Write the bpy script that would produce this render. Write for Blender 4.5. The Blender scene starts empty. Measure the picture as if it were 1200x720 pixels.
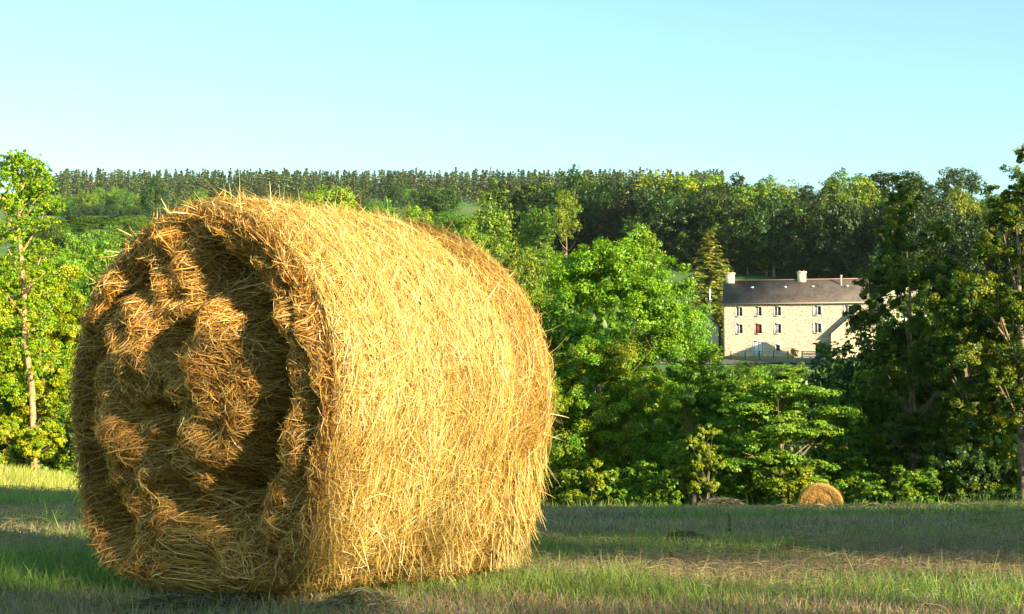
import bpy, math, random
import numpy as np
from mathutils import Vector, Matrix

S = bpy.context.scene
C = S.collection
R_ = math.radians

# ------------------------------------------------------------------ camera, sky, sun, exposure
FPX = 1890.0
PITCH = math.atan(130 / FPX)
EYE = 0.60
cam_d = bpy.data.cameras.new("camera")
cam_d.sensor_width = 36.0
cam_d.lens = FPX / 1200 * 36.0
cam_d.clip_start = 0.05
cam_d.clip_end = 20000
cam = bpy.data.objects.new("camera", cam_d)
cam.location = (0, 0, EYE)
cam.rotation_euler = (math.pi / 2 + PITCH, 0, 0)
C.objects.link(cam)
S.camera = cam

SUN_EL = R_(17)
SUN_AZ = R_(45.5)                     # to the right of straight-behind
sdir = Vector((math.sin(SUN_AZ) * math.cos(SUN_EL), -math.cos(SUN_AZ) * math.cos(SUN_EL), math.sin(SUN_EL)))
W = bpy.data.worlds.new("World")
S.world = W
W.use_nodes = True
wn = W.node_tree.nodes
wl = W.node_tree.links
for n in list(wn):
    wn.remove(n)
sky = wn.new("ShaderNodeTexSky")
sky.sky_type = 'NISHITA'
sky.sun_disc = False
sky.sun_elevation = SUN_EL
sky.sun_rotation = math.pi - SUN_AZ
sky.air_density = 1.0
sky.dust_density = 0.15
sky.ozone_density = 1.0
tint = wn.new("ShaderNodeMix")
tint.data_type = 'RGBA'
tint.blend_type = 'MULTIPLY'
tint.inputs[0].default_value = 1.0
tint.inputs[7].default_value = (0.98, 1.23, 1.06, 1)
bg = wn.new("ShaderNodeBackground")
bg.inputs[1].default_value = 0.080
wo = wn.new("ShaderNodeOutputWorld")
wl.new(sky.outputs[0], tint.inputs[6])
wl.new(tint.outputs[2], bg.inputs[0])
wl.new(bg.outputs[0], wo.inputs[0])

sun_d = bpy.data.lights.new("sun", 'SUN')
sun_d.energy = 5.0
sun_d.angle = R_(0.5)
sun_d.color = (1.0, 0.84, 0.56)
sun = bpy.data.objects.new("sun", sun_d)
sun.rotation_euler = (-sdir).to_track_quat('-Z', 'Y').to_euler()
sun.location = (30, -40, 30)
C.objects.link(sun)

S.view_settings.view_transform = 'Standard'
S.view_settings.look = 'None'
S.view_settings.exposure = 1.45
S.view_settings.gamma = 1
S.cycles.max_bounces = 5
S.cycles.diffuse_bounces = 1
S.cycles.transmission_bounces = 3
S.cycles.volume_bounces = 0
S.cycles.use_denoising = True

# ------------------------------------------------------------------ helpers
def at(px, py, y):
    """photo pixel + depth -> world point"""
    u = (px - 600) / FPX
    v = (360 - py) / FPX
    d = Vector((u, math.cos(PITCH) - v * math.sin(PITCH), math.sin(PITCH) + v * math.cos(PITCH)))
    return Vector((0, 0, EYE)) + d * (y / d.y)

def rng(seed):
    return np.random.default_rng(seed)

def mesh_np(name, V, F, mats, col=None, smooth=False, mi=None):
    """V (n,3); F (m,k) int; col (n,3) per vertex"""
    me = bpy.data.meshes.new(name)
    V = np.ascontiguousarray(V, dtype=np.float32).reshape(-1, 3)
    F = np.ascontiguousarray(F, dtype=np.int32)
    m, k = F.shape
    me.vertices.add(len(V))
    me.vertices.foreach_set("co", V.ravel())
    me.loops.add(m * k)
    me.loops.foreach_set("vertex_index", F.ravel())
    me.polygons.add(m)
    me.polygons.foreach_set("loop_start", np.arange(0, m * k, k, dtype=np.int32))
    me.polygons.foreach_set("loop_total", np.full(m, k, dtype=np.int32))
    if smooth:
        me.polygons.foreach_set("use_smooth", np.ones(m, dtype=bool))
    for mt in (mats if isinstance(mats, (list, tuple)) else [mats]):
        me.materials.append(mt)
    if mi is not None:
        me.polygons.foreach_set("material_index", np.ascontiguousarray(mi, dtype=np.int32))
    if col is not None:
        a = me.attributes.new("tint", 'FLOAT_COLOR', 'POINT')
        cc = np.ones((len(V), 4), dtype=np.float32)
        cc[:, :3] = col
        a.data.foreach_set("color", cc.ravel())
    me.update(calc_edges=True)
    me.validate()
    return me

def link(name, me, parent=None, loc=None, rz=0):
    o = bpy.data.objects.new(name, me)
    C.objects.link(o)
    if parent is not None:
        o.parent = parent
    if loc is not None:
        o.location = loc
    if rz:
        o.rotation_euler = (0, 0, rz)
    return o

def tag(o, label=None, cat=None, group=None, kind=None):
    if label: o["label"] = label
    if cat: o["category"] = cat
    if group: o["group"] = group
    if kind: o["kind"] = kind
    return o

def thing(name, label, cat, loc=(0, 0, 0), rz=0, group=None):
    o = bpy.data.objects.new(name, None)
    o.empty_display_size = 0.3
    C.objects.link(o)
    o.location = loc
    o.rotation_euler = (0, 0, rz)
    return tag(o, label, cat, group)

def copy_thing(src, loc, rz, sc, label=None, group=None):
    r = src.copy()
    C.objects.link(r)
    r.location = loc
    r.rotation_euler = (0, 0, rz)
    r.scale = sc if hasattr(sc, '__len__') else (sc, sc, sc)
    if label: r["label"] = label
    if group: r["group"] = group
    for ch in list(src.children):
        c = ch.copy()
        C.objects.link(c)
        c.parent = r
    return r

def join_np(parts):
    """parts: list of (V, F[, col]) with the same face size -> merged"""
    Vs, Fs, Cs, off = [], [], [], 0
    for p in parts:
        Vs.append(p[0]); Fs.append(p[1] + off); off += len(p[0])
        if len(p) > 2: Cs.append(p[2])
    return np.concatenate(Vs), np.concatenate(Fs), (np.concatenate(Cs) if Cs else None)

def vnoise(p, seed=0, freq=1.0, n=7):
    """cheap smooth pseudo noise in about -1..1"""
    g = rng(seed)
    out = np.zeros(len(p))
    for i in range(n):
        k = g.normal(size=3) * freq
        out += np.sin(p @ k + g.uniform(0, 6.28))
    return out / math.sqrt(n) / 1.2

def sstep(a, b, x):
    t = np.clip((x - a) / (b - a), 0, 1)
    return t * t * (3 - 2 * t)

def ribbons(P, side, width, taper=None):
    """P (n,K,3), side (n,3)|(n,K,3), width (n,) -> V,F"""
    n, K, _ = P.shape
    if side.ndim == 2:
        side = np.repeat(side[:, None, :], K, 1)
    if taper is None:
        taper = np.ones(K)
    w = (width[:, None] * taper[None, :])[:, :, None] * side * 0.5
    V = np.stack([P - w, P + w], axis=2).reshape(-1, 3)
    base = (np.arange(n) * K * 2)[:, None] + (np.arange(K - 1) * 2)[None, :]
    F = np.stack([base, base + 1, base + 3, base + 2], axis=-1).reshape(-1, 4)
    return V, F

def norm(a):
    return a / np.maximum(np.linalg.norm(a, axis=-1, keepdims=True), 1e-9)

def boxes_np(bs):
    """list of (x0,x1,y0,y1,z0,z1)"""
    Vs, Fs = [], []
    q = np.array([[0, 3, 2, 1], [4, 5, 6, 7], [0, 1, 5, 4], [1, 2, 6, 5], [2, 3, 7, 6], [3, 0, 4, 7]])
    for i, (x0, x1, y0, y1, z0, z1) in enumerate(bs):
        Vs += [(x0, y0, z0), (x1, y0, z0), (x1, y1, z0), (x0, y1, z0), (x0, y0, z1), (x1, y0, z1), (x1, y1, z1), (x0, y1, z1)]
        Fs.append(q + 8 * i)
    return np.array(Vs, float), np.concatenate(Fs)

def tube_np(pts, rad, k=8):
    """tapered tube along pts; quads, ends closed by shrinking to a point ring"""
    pts = np.asarray(pts, float); rad = np.asarray(rad, float)
    pts = np.vstack([pts[:1], pts, pts[-1:]])
    rad = np.concatenate([[0.001], rad, [0.001]])
    n = len(pts)
    d = norm(np.gradient(pts, axis=0) + 1e-9)
    d[0] = d[1]; d[-1] = d[-2]
    ref = np.where(np.abs(d[:, 2:3]) > 0.9, np.array([[1.0, 0, 0]]), np.array([[0, 0, 1.0]]))
    a = norm(np.cross(d, ref)); b = np.cross(d, a)
    th = np.arange(k) / k * 2 * math.pi
    V = pts[:, None, :] + rad[:, None, None] * (np.cos(th)[None, :, None] * a[:, None, :] + np.sin(th)[None, :, None] * b[:, None, :])
    i = np.arange(n - 1)[:, None] * k
    j = np.arange(k)[None, :]
    F = np.stack([i + j, i + (j + 1) % k, i + k + (j + 1) % k, i + k + j], -1).reshape(-1, 4)
    return V.reshape(-1, 3), F

# ------------------------------------------------------------------ materials
def mat(name):
    m = bpy.data.materials.new(name)
    m.use_nodes = True
    nt = m.node_tree
    for n in list(nt.nodes):
        nt.nodes.remove(n)
    out = nt.nodes.new("ShaderNodeOutputMaterial")
    return m, nt, nt.nodes, nt.links, out

def strand_mat(name, transl=0.2, gloss=0.06, rough=0.5, hue_var=0.0):
    """colour from the 'tint' attribute (each strand, blade or leaf has its own colour)"""
    m, nt, N, L, out = mat(name)
    at_ = N.new("ShaderNodeAttribute"); at_.attribute_name = "tint"
    colr = at_.outputs["Color"]
    if hue_var:
        oi = N.new("ShaderNodeObjectInfo")
        mr = N.new("ShaderNodeMapRange")
        mr.inputs[3].default_value = 0.5 - hue_var; mr.inputs[4].default_value = 0.5 + hue_var
        mv = N.new("ShaderNodeMapRange")
        mv.inputs[3].default_value = 0.75; mv.inputs[4].default_value = 1.3
        L.new(oi.outputs["Random"], mr.inputs[0])
        ml = N.new("ShaderNodeMath"); ml.operation = 'FRACT'
        mm = N.new("ShaderNodeMath"); mm.operation = 'MULTIPLY'; mm.inputs[1].default_value = 7.31
        L.new(oi.outputs["Random"], mm.inputs[0]); L.new(mm.outputs[0], ml.inputs[0]); L.new(ml.outputs[0], mv.inputs[0])
        hs = N.new("ShaderNodeHueSaturation")
        L.new(mr.outputs[0], hs.inputs["Hue"]); L.new(mv.outputs[0], hs.inputs["Value"]); L.new(colr, hs.inputs["Color"])
        colr = hs.outputs[0]
    d = N.new("ShaderNodeBsdfDiffuse")
    t = N.new("ShaderNodeBsdfTranslucent")
    mx = N.new("ShaderNodeMixShader"); mx.inputs[0].default_value = transl
    L.new(colr, d.inputs[0]); L.new(colr, t.inputs[0])
    L.new(d.outputs[0], mx.inputs[1]); L.new(t.outputs[0], mx.inputs[2])
    g = N.new("ShaderNodeBsdfGlossy"); g.inputs["Roughness"].default_value = rough
    g.inputs[0].default_value = (1, 1, 1, 1)
    m2 = N.new("ShaderNodeMixShader"); m2.inputs[0].default_value = gloss
    L.new(mx.outputs[0], m2.inputs[1]); L.new(g.outputs[0], m2.inputs[2])
    L.new(m2.outputs[0], out.inputs[0])
    return m

def noise_mat(name, c1, c2, scale, rough=0.9, bump=0.3, detail=6, c3=None, scale2=None, coord='Object', bscale=None, bdist=0.05):
    m, nt, N, L, out = mat(name)
    tc = N.new("ShaderNodeTexCoord")
    nz = N.new("ShaderNodeTexNoise"); nz.inputs["Scale"].default_value = scale; nz.inputs["Detail"].default_value = detail
    L.new(tc.outputs[coord], nz.inputs["Vector"])
    cr = N.new("ShaderNodeValToRGB")
    cr.color_ramp.elements[0].position = 0.35; cr.color_ramp.elements[0].color = (*c1, 1)
    cr.color_ramp.elements[1].position = 0.65; cr.color_ramp.elements[1].color = (*c2, 1)
    L.new(nz.outputs[0], cr.inputs[0])
    colr = cr.outputs[0]
    if c3:
        n2 = N.new("ShaderNodeTexNoise"); n2.inputs["Scale"].default_value = scale2; n2.inputs["Detail"].default_value = 3
        L.new(tc.outputs[coord], n2.inputs["Vector"])
        r2 = N.new("ShaderNodeMapRange"); r2.inputs[1].default_value = 0.45; r2.inputs[2].default_value = 0.62
        L.new(n2.outputs[0], r2.inputs[0])
        mx = N.new("ShaderNodeMix"); mx.data_type = 'RGBA'
        L.new(r2.outputs[0], mx.inputs[0]); L.new(colr, mx.inputs[6]); mx.inputs[7].default_value = (*c3, 1)
        colr = mx.outputs[2]
    p = N.new("ShaderNodeBsdfPrincipled")
    p.inputs["Roughness"].default_value = rough
    p.inputs["Specular IOR Level"].default_value = 0.25
    L.new(colr, p.inputs["Base Color"])
    if bump:
        nb = N.new("ShaderNodeTexNoise"); nb.inputs["Scale"].default_value = bscale or scale * 3; nb.inputs["Detail"].default_value = 8
        L.new(tc.outputs[coord], nb.inputs["Vector"])
        b = N.new("ShaderNodeBump"); b.inputs["Strength"].default_value = bump; b.inputs["Distance"].default_value = bdist
        L.new(nb.outputs[0], b.inputs["Height"]); L.new(b.outputs[0], p.inputs["Normal"])
    L.new(p.outputs[0], out.inputs[0])
    return m

M_hay = strand_mat("hay_strands", 0.12, 0.04, 0.45)
M_haycore = noise_mat("hay_core", (0.03, 0.016, 0.006), (0.09, 0.045, 0.014), 30, bump=1.0, bscale=120, bdist=0.02)  # core coloured near-black so gaps between the straws read as shade
M_grass = strand_mat("grass_blades", 0.3, 0.03, 0.5)
M_leaf = strand_mat("leaves", 0.25, 0.025, 0.45)
M_leafv = strand_mat("leaves_varied", 0.25, 0.03, 0.5, hue_var=0.022)
M_needle = strand_mat("needles", 0.1, 0.02, 0.6, hue_var=0.03)
M_bark = noise_mat("bark", (0.16, 0.11, 0.07), (0.34, 0.25, 0.16), 6, bump=0.6, bdist=0.03)
M_barkpale = noise_mat("bark_pale", (0.26, 0.13, 0.06), (0.60, 0.38, 0.18), 7, bump=0.5, bdist=0.03)
M_ground = noise_mat("field_ground", (0.075, 0.07, 0.03), (0.13, 0.11, 0.05), 2.5, bump=0.6, c3=(0.06, 0.11, 0.025), scale2=0.35, bscale=25, bdist=0.03)

# ------------------------------------------------------------------ ground
TD = [-400, 0, 12, 22, 36, 47, 60, 85, 110, 140, 190, 205, 219, 226, 262, 300, 350, 450, 600, 700, 800, 1000, 1200, 1350, 1700, 4000]
TZ = [3, 0, -0.08, -0.70, -1.72, -3.0, -5.2, -10, -12, -9, 2.5, 6.4, 8.75, 9.1, 17, 27, 37, 55, 76, 86, 100, 136, 168, 172, 150, 60]
def gz(x, y):
    x = np.asarray(x, float); y = np.asarray(y, float)
    d = np.where(y > 0, np.sqrt(y * y + (0.25 * x) ** 2 * sstep(60, 200, y)), y)
    z = np.interp(d, TD, TZ)
    ratio = x / np.maximum(y, 1)
    hillz = np.interp(d, TD[:18] + [520, 700, 1200, 4000], TZ[:18] + [62, 60, 50, 30])
    f = sstep(0.13, 0.22, ratio) * sstep(400, 500, d)
    z = z * (1 - f) + hillz * f
    sl = 0.06 + 0.075 * sstep(34, 48, y)
    z = z + np.minimum(sl * np.clip(-x - 0.5, 0, 30), 4.0) * sstep(8, 26, y) * (1 - sstep(60, 110, y))
    p = np.stack([x, y, np.zeros_like(x)], -1).reshape(-1, 3)
    z = z + (0.035 * vnoise(p, 3, 0.9) * sstep(7, 11, y.ravel())).reshape(z.shape) + (0.09 * vnoise(p, 4, 0.22) * sstep(10, 25, y.ravel())).reshape(z.shape)
    return z
def gz1(x, y):
    return float(gz(np.array([x]), np.array([y]))[0])

ys = np.concatenate([np.linspace(-350, -20, 14), np.linspace(-15, 3, 8), np.linspace(3.5, 48, 150), np.geomspace(49, 4000, 150)])
us = np.concatenate([np.linspace(-3.2, -0.5, 18)[:-1], np.linspace(-0.5, 0.5, 121), np.linspace(0.5, 3.2, 18)[1:]])
YY, UU = np.meshgrid(ys, us, indexing='ij')
XX = UU * (np.abs(YY) * 0.9 + 12)
ZZ = gz(XX, YY)
nI, nJ = YY.shape
idx = np.arange(nI * nJ).reshape(nI, nJ)
Fg = np.stack([idx[:-1, :-1], idx[:-1, 1:], idx[1:, 1:], idx[1:, :-1]], -1).reshape(-1, 4)
g_me = mesh_np("ground", np.stack([XX, YY, ZZ], -1).reshape(-1, 3), Fg, M_ground, smooth=True)
# distant pasture gets its own greener colour through a second material on the far faces
M_meadow = noise_mat("pasture", (0.06, 0.14, 0.03), (0.10, 0.2, 0.04), 0.2, bump=0.2, bscale=2, c3=(0.14, 0.19, 0.05), scale2=0.02)
g_me.materials.append(M_meadow)
cy = YY[:-1, :-1].ravel()
g_me.polygons.foreach_set("material_index", (cy > 75).astype(np.int32))
tag(link("ground", g_me), kind="structure")

# ------------------------------------------------------------------ hay bales
PAL = np.array([[0.88, 0.66, 0.22], [0.82, 0.54, 0.13], [0.64, 0.36, 0.07], [0.34, 0.16, 0.035], [0.52, 0.42, 0.10], [0.92, 0.78, 0.40]])
def hay_cols(g, n, w):
    c = PAL[g.choice(len(PAL), n, p=np.array(w) / sum(w))]
    return c * g.uniform(0.68, 1.08, (n, 1))

BR, BL = 0.68, 1.20
def sq(ph):
    """round above, squashed square below where the bale has sagged"""
    c = np.cos(ph)
    low = sstep(0.1, 0.75, -np.sin(ph))
    return np.sign(c) * (np.abs(c) * (1 - low) + np.abs(c) ** 0.48 * low)
def side_pt(s, ph):
    """s along the axis, ph angle (0 = +x right, pi/2 = up); local coords: x right, y axis away, z up (centre 0)"""
    r = BR * (1 + 0.035 * s / BL - 0.045 * np.clip(1 - s / 0.09, 0, 1) ** 2 - 0.04 * np.clip(1 - (BL - s) / 0.10, 0, 1) ** 2)
    p = np.stack([np.cos(ph) * 2.2, s * 2.2, np.sin(ph) * 2.2], -1).reshape(-1, 3)
    nz = vnoise(p, 11, 1.3).reshape(s.shape) * 0.014 + vnoise(p * [1, 3, 1], 12, 2.6).reshape(s.shape) * 0.007
    r = r + nz
    # crease between the rim roll and the main wall, and a shallow one near the far end
    wob = 0.02 * np.sin(ph * 3 + 1) + 0.012 * np.sin(ph * 7)
    r = r - 0.028 * np.exp(-((s - 0.10 - wob) / 0.018) ** 2) * sstep(-0.9, -0.3, ph) * (1 - sstep(1.2, 1.7, ph))
    r = r - 0.022 * np.exp(-((s - 0.93 - wob) / 0.03) ** 2)
    r = r - 0.012 * sstep(0.93, 1.0, s)
    r = r + 0.012 * np.exp(-((ph - 1.65) / 0.28) ** 2) * np.exp(-((s - 0.08) / 0.12) ** 2)       # tuft standing up at the top of the near rim
    x = r * sq(ph)
    z = r * np.sin(ph)
    z = np.where(z < -BR * 0.90, -BR * 0.90 + (z + BR * 0.90) * 0.75, z)
    return np.stack([x, s, z], -1)

FACE_AMP = 1.0
def face_depth(u, v):
    r = np.hypot(u, v); th = np.degrees(np.arctan2(v, u))
    p = np.stack([u, v, u * 0], -1).reshape(-1, 3)
    d = 0.005 * np.sin(r * 30 - np.radians(th) + 2.5 * vnoise(p, 24, 2.5).reshape(u.shape)) + vnoise(p, 21, 6.0).reshape(u.shape) * 0.018 + vnoise(p, 22, 15.0).reshape(u.shape) * 0.024 + vnoise(p, 23, 30.0).reshape(u.shape) * 0.009
    def win(a, b, f):
        return sstep(a - f, a + f, th) * (1 - sstep(b - f, b + f, th))
    rc = 0.61 + 0.13 * np.clip(th / 90, -1, 1.2)
    d += 0.19 * np.exp(-((r - rc) / 0.085) ** 2) * win(-75, 78, 14)         # deep crescent, right of the core
    d += 0.07 * np.exp(-((r - 0.90) / 0.022) ** 2) * win(-60, 60, 12)       # crack inside the rim
    th2 = np.where(th < 0, th + 360, th)
    d += 0.15 * np.exp(-((r - 0.86) / 0.085) ** 2) * sstep(150, 172, th2) * (1 - sstep(240, 262, th2))   # left crescent
    d += 0.08 * np.exp(-((r - 0.80) / 0.05) ** 2) * sstep(112, 122, th2) * (1 - sstep(146, 156, th2))
    for (a, b, sx, sy, k) in ((-0.07, 0.31, 0.10, 0.10, 0.15), (-0.27, -0.06, 0.20, 0.05, 0.13), (-0.12, -0.25, 0.05, 0.13, 0.11), (-0.12, 0.55, 0.12, 0.05, 0.05),
                              (0.1, 0.62, 0.10, 0.2, 0.10), (-0.05, -0.5, 0.12, 0.10, 0.10), (0.25, -0.6, 0.25, 0.1, 0.09),
                              (0.22, 0.30, 0.13, 0.22, -0.07), (-0.45, -0.28, 0.14, 0.22, -0.06), (0.06, -0.27, 0.13, 0.12, -0.06), (-0.42, 0.26, 0.2, 0.14, -0.035), (0.1, 0.06, 0.16, 0.10, -0.05)):
        d += k * np.exp(-(((u - a) / sx) ** 2 + ((v - b) / sy) ** 2))
    return np.clip(d * 1.15, -0.12, 0.30) * FACE_AMP

def face_pt(r, th):
    u = r * np.cos(th); v = r * np.sin(th)
    y = face_depth(u, v) * (1 - sstep(0.93, 0.995, r)) - 0.02 * (1 - r ** 2)
    rr = BR * 0.966 * r
    ph = th
    z = rr * np.sin(ph)
    z = np.where(z < -BR * 0.90, -BR * 0.90 + (z + BR * 0.90) * 0.75, z)
    return np.stack([rr * (np.cos(ph) * (1 - r) + sq(ph) * r), y, z], -1)

def strands_on(fn, a0, b0, da, db, lift, K, width, g, droop=0.0, curl=None):
    """strand paths in parameter space pushed off the surface"""
    n = len(a0)
    t = np.linspace(-0.5, 0.5, K)
    cu = (g.normal(0, 0.25, n) if curl is None else curl)[:, None] * (t ** 2)[None, :]
    A = a0[:, None] + da[:, None] * t + db[:, None] * 0 + cu * db[:, None] * 0.5
    B = b0[:, None] + db[:, None] * t - cu * da[:, None] * 0.5
    P = fn(A, B)
    e = 1e-3
    Pa = fn(a0 + e, b0) - fn(a0 - e, b0); Pb = fn(a0, b0 + e) - fn(a0, b0 - e)
    Nn = norm(np.cross(Pa, Pb))
    return P, Nn, t

def build_bale(full=True, seed=5, dens=1.0):
    g = rng(seed)
    # --- core of the curved side
    ns, nph = 60, 160
    s = np.linspace(0.0, BL, ns); ph = np.linspace(-math.pi, math.pi, nph)
    Sg, Pg = np.meshgrid(s, ph, indexing='ij')
    V = side_pt(Sg, Pg)
    V = V * np.array([0.985, 1, 0.985])
    idx = np.arange(ns * nph).reshape(ns, nph)
    F1 = np.stack([idx[:-1, :-1], idx[:-1, 1:], idx[1:, 1:], idx[1:, :-1]], -1).reshape(-1, 4)
    V1 = V.reshape(-1, 3); c1 = np.tile([0.1, 0.06, 0.02], (len(V1), 1))
    # --- strands of the side
    n = int(200000 * dens)
    s0 = g.uniform(0.0, BL, n)
    ph0 = g.uniform(-math.pi, math.pi, n)
    vis = (ph0 > -1.9) & (ph0 < 2.4)
    keep = vis | (g.random(n) < 0.25)
    s0, ph0 = s0[keep], ph0[keep]; n = len(s0)
    Ln = g.uniform(0.04, 0.20, n)
    ang = g.normal(0, R_(40), n)
    wild = g.random(n) < 0.07
    longs = g.random(n) < 0.06
    Ln = np.where(longs, g.uniform(0.25, 0.5, n), Ln); ang = np.where(longs, ang * 0.4, ang)
    ang = np.where(wild & ~longs, g.uniform(-math.pi, math.pi, n), ang)
    dph = Ln * np.cos(ang) / BR; ds = Ln * np.sin(ang)
    s0 = np.clip(s0, 0.01, BL - 0.01)
    fn = lambda a, b: side_pt(np.clip(a, 0.0, BL + 0.02), b)
    K = 5
    P, Nn, t = strands_on(fn, s0, ph0, ds, dph, None, K, None, g)
    rad = norm(P * np.array([1, 0, 1]))
    layer = g.beta(1.3, 2.0, n) * 0.036
    endl = np.where(g.random(n) < 0.10, g.uniform(0.0, 0.05, n), g.uniform(0, 0.012, n))
    big = wild & (g.random(n) < 0.16); endl = np.where(big, g.uniform(0.03, 0.12, n), endl)
    lift = layer[:, None] + endl[:, None] * np.clip(t, 0, 1)[None, :] * 2 - 0.004
    P = P + rad * lift[:, :, None]
    P += g.normal(0, 0.0022, P.shape)
    # hang at the lower part
    tang = norm(P[:, -1] - P[:, 0])
    out = norm(P[:, 2] * np.array([1, 0, 1]))
    roll = g.normal(0, 0.7, n)[:, None]
    side = norm(np.cross(tang, out) * np.cos(roll) + out * np.sin(roll))
    wd = g.uniform(0.0009, 0.0025, n)
    Vs, Fs = ribbons(P, side, wd, np.array([0.7, 1, 1, 0.9, 0.3]))
    w = [27, 32, 18, 9, 6, 10]
    c = hay_cols(g, n, w)
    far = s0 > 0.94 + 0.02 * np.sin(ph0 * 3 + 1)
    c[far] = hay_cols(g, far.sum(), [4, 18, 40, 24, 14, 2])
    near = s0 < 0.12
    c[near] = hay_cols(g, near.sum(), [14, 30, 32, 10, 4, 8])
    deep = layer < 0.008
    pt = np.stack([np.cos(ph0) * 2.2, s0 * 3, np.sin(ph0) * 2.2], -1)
    patch_and_shadow = (vnoise(pt, 31, 1.7) + 0.5 * vnoise(pt, 32, 5.0) + g.normal(0, 0.35, n)) > 0.75
    patch_and_shadow |= (np.exp(-((s0 - 0.86) / 0.16) ** 2 - ((ph0 + 0.25) / 0.28) ** 2) > g.uniform(0.25, 1, n))  # browner spot low on the far right: a tree's shadow painted in
    c[patch_and_shadow] = hay_cols(g, patch_and_shadow.sum(), [4, 14, 38, 24, 22, 2])
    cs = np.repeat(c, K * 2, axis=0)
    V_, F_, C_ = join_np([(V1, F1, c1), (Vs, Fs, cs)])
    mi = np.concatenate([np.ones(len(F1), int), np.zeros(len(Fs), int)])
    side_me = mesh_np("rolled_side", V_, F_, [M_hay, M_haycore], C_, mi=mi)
    # --- near end face
    nr, nt = 70, 180
    r = np.linspace(0.0, 1.008, nr); th = np.linspace(-math.pi, math.pi, nt)
    Rg, Tg = np.meshgrid(r, th, indexing='ij')
    V = face_pt(Rg, Tg) + np.array([0, 0.008, 0])
    idx = np.arange(nr * nt).reshape(nr, nt)
    F1 = np.stack([idx[:-1, :-1], idx[1:, :-1], idx[1:, 1:], idx[:-1, 1:]], -1).reshape(-1, 4)
    V1 = V.reshape(-1, 3); c1 = np.tile([0.1, 0.06, 0.02], (len(V1), 1))
    n = int(66000 * dens)
    r0 = np.sqrt(g.uniform(0.0, 1.0, n)); th0 = g.uniform(-math.pi, math.pi, n)
    Ln = g.uniform(0.03, 0.15, n)
    ang = g.normal(0, R_(48), n)
    coarse = g.random(n) < 0.33
    wild = g.random(n) < np.where(coarse, 0.5, 0.2)
    Ln = np.where(coarse, Ln * 0.8, Ln)
    ang = np.where(wild, g.uniform(-math.pi, math.pi, n), ang)
    kk = g.random(n) > sstep(0.05, 0.15, face_depth(r0 * np.cos(th0), r0 * np.sin(th0))) * 0.72  # straws thinned in the recesses, the dark core shows there as shade
    r0, th0, Ln, ang, coarse = r0[kk], th0[kk], Ln[kk], ang[kk], coarse[kk]; n = len(r0)
    x0 = r0 * np.cos(th0) * BR * .966; z0 = r0 * np.sin(th0) * BR * .966
    K = 5
    t = np.linspace(-0.5, 0.5, K)
    dirx = -np.sin(th0 + ang); dirz = np.cos(th0 + ang)
    bend = g.normal(0, 0.35, n)
    X = x0[:, None] + Ln[:, None] * (dirx[:, None] * t - dirz[:, None] * bend[:, None] * t ** 2)
    Z = z0[:, None] + Ln[:, None] * (dirz[:, None] * t + dirx[:, None] * bend[:, None] * t ** 2)
    rr = np.hypot(X, Z) / (BR * .966); tt = np.arctan2(Z, X)
    P = face_pt(np.clip(rr, 0, 1.04), tt)
    layer = g.beta(1.2, 2.2, n) * 0.04
    layer = np.where(coarse, 0.010 + layer, layer * 0.7)
    endl = np.where(coarse, g.uniform(-0.02, 0.032, n), g.uniform(0, 0.012, n))
    P[:, :, 1] -= layer[:, None] + endl[:, None] * np.clip(t, 0, 1)[None, :] * 2 - 0.004
    P += g.normal(0, 0.0025, P.shape)
    tang = norm(P[:, -1] - P[:, 0])
    roll = g.normal(0, 0.8, n)[:, None]
    nf = np.tile([0, -1.0, 0], (n, 1))
    side = norm(np.cross(tang, nf) * np.cos(roll) + nf * np.sin(roll))
    wd = np.where(coarse, g.uniform(0.0018, 0.0042, n), g.uniform(0.001, 0.0026, n))
    Vs, Fs = ribbons(P, side, wd, np.array([0.7, 1, 1, 0.9, 0.3]))
    c = hay_cols(g, n, [3, 12, 34, 46, 5, 1]) * np.array([0.8, 0.72, 0.7])  # weathered brown end; base straws darkened further to deepen its shade
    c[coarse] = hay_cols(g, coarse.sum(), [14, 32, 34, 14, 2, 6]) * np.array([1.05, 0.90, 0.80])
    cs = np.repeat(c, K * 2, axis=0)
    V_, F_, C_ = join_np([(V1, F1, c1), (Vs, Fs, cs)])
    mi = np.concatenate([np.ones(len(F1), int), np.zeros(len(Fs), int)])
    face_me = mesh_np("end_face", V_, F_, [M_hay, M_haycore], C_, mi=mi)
    # --- far end face, plain disc with strands
    V = np.stack([Rg * BR * 0.92 * np.cos(Tg), BL + 0.01 * np.cos(Rg * 9) + Rg * 0, Rg * BR * 0.92 * np.sin(Tg)], -1)
    V[:, :, 2] = np.maximum(V[:, :, 2], -BR * 0.92)
    far_me = mesh_np("back_face", V.reshape(-1, 3), F1[:, ::-1], [M_haycore], None)
    # --- long stray straws standing off the bale and a hanging fringe at the foot
    n = 1150
    a = g.uniform(-1.6, 2.6, n); s0 = g.uniform(0.0, BL, n)
    s0[:500] = g.normal(0.03, 0.05, 500).clip(0, 0.2)
    s0[500:700] = g.normal(BL - 0.03, 0.04, 200).clip(1.0, BL)
    B0 = side_pt(s0, a)
    rad = norm(B0 * np.array([1, 0, 1]))
    tan = np.stack([-np.sin(a), 0 * a, np.cos(a)], -1)
    d = norm(rad * g.uniform(0.1, 0.9, (n, 1)) + tan * g.normal(0, 0.9, (n, 1)) + np.array([0, 1, 0]) * g.normal(0, 0.6, (n, 1)))
    Ln = g.uniform(0.03, 0.11, n)
    bend = norm(g.normal(0, 1, (n, 3))) * 0.12 + np.array([0, 0, -0.12])
    tq = np.linspace(0, 1, K)
    P = B0[:, None, :] + Ln[:, None, None] * (d[:, None, :] * tq[None, :, None] + bend[:, None, :] * (tq ** 2)[None, :, None])
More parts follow.
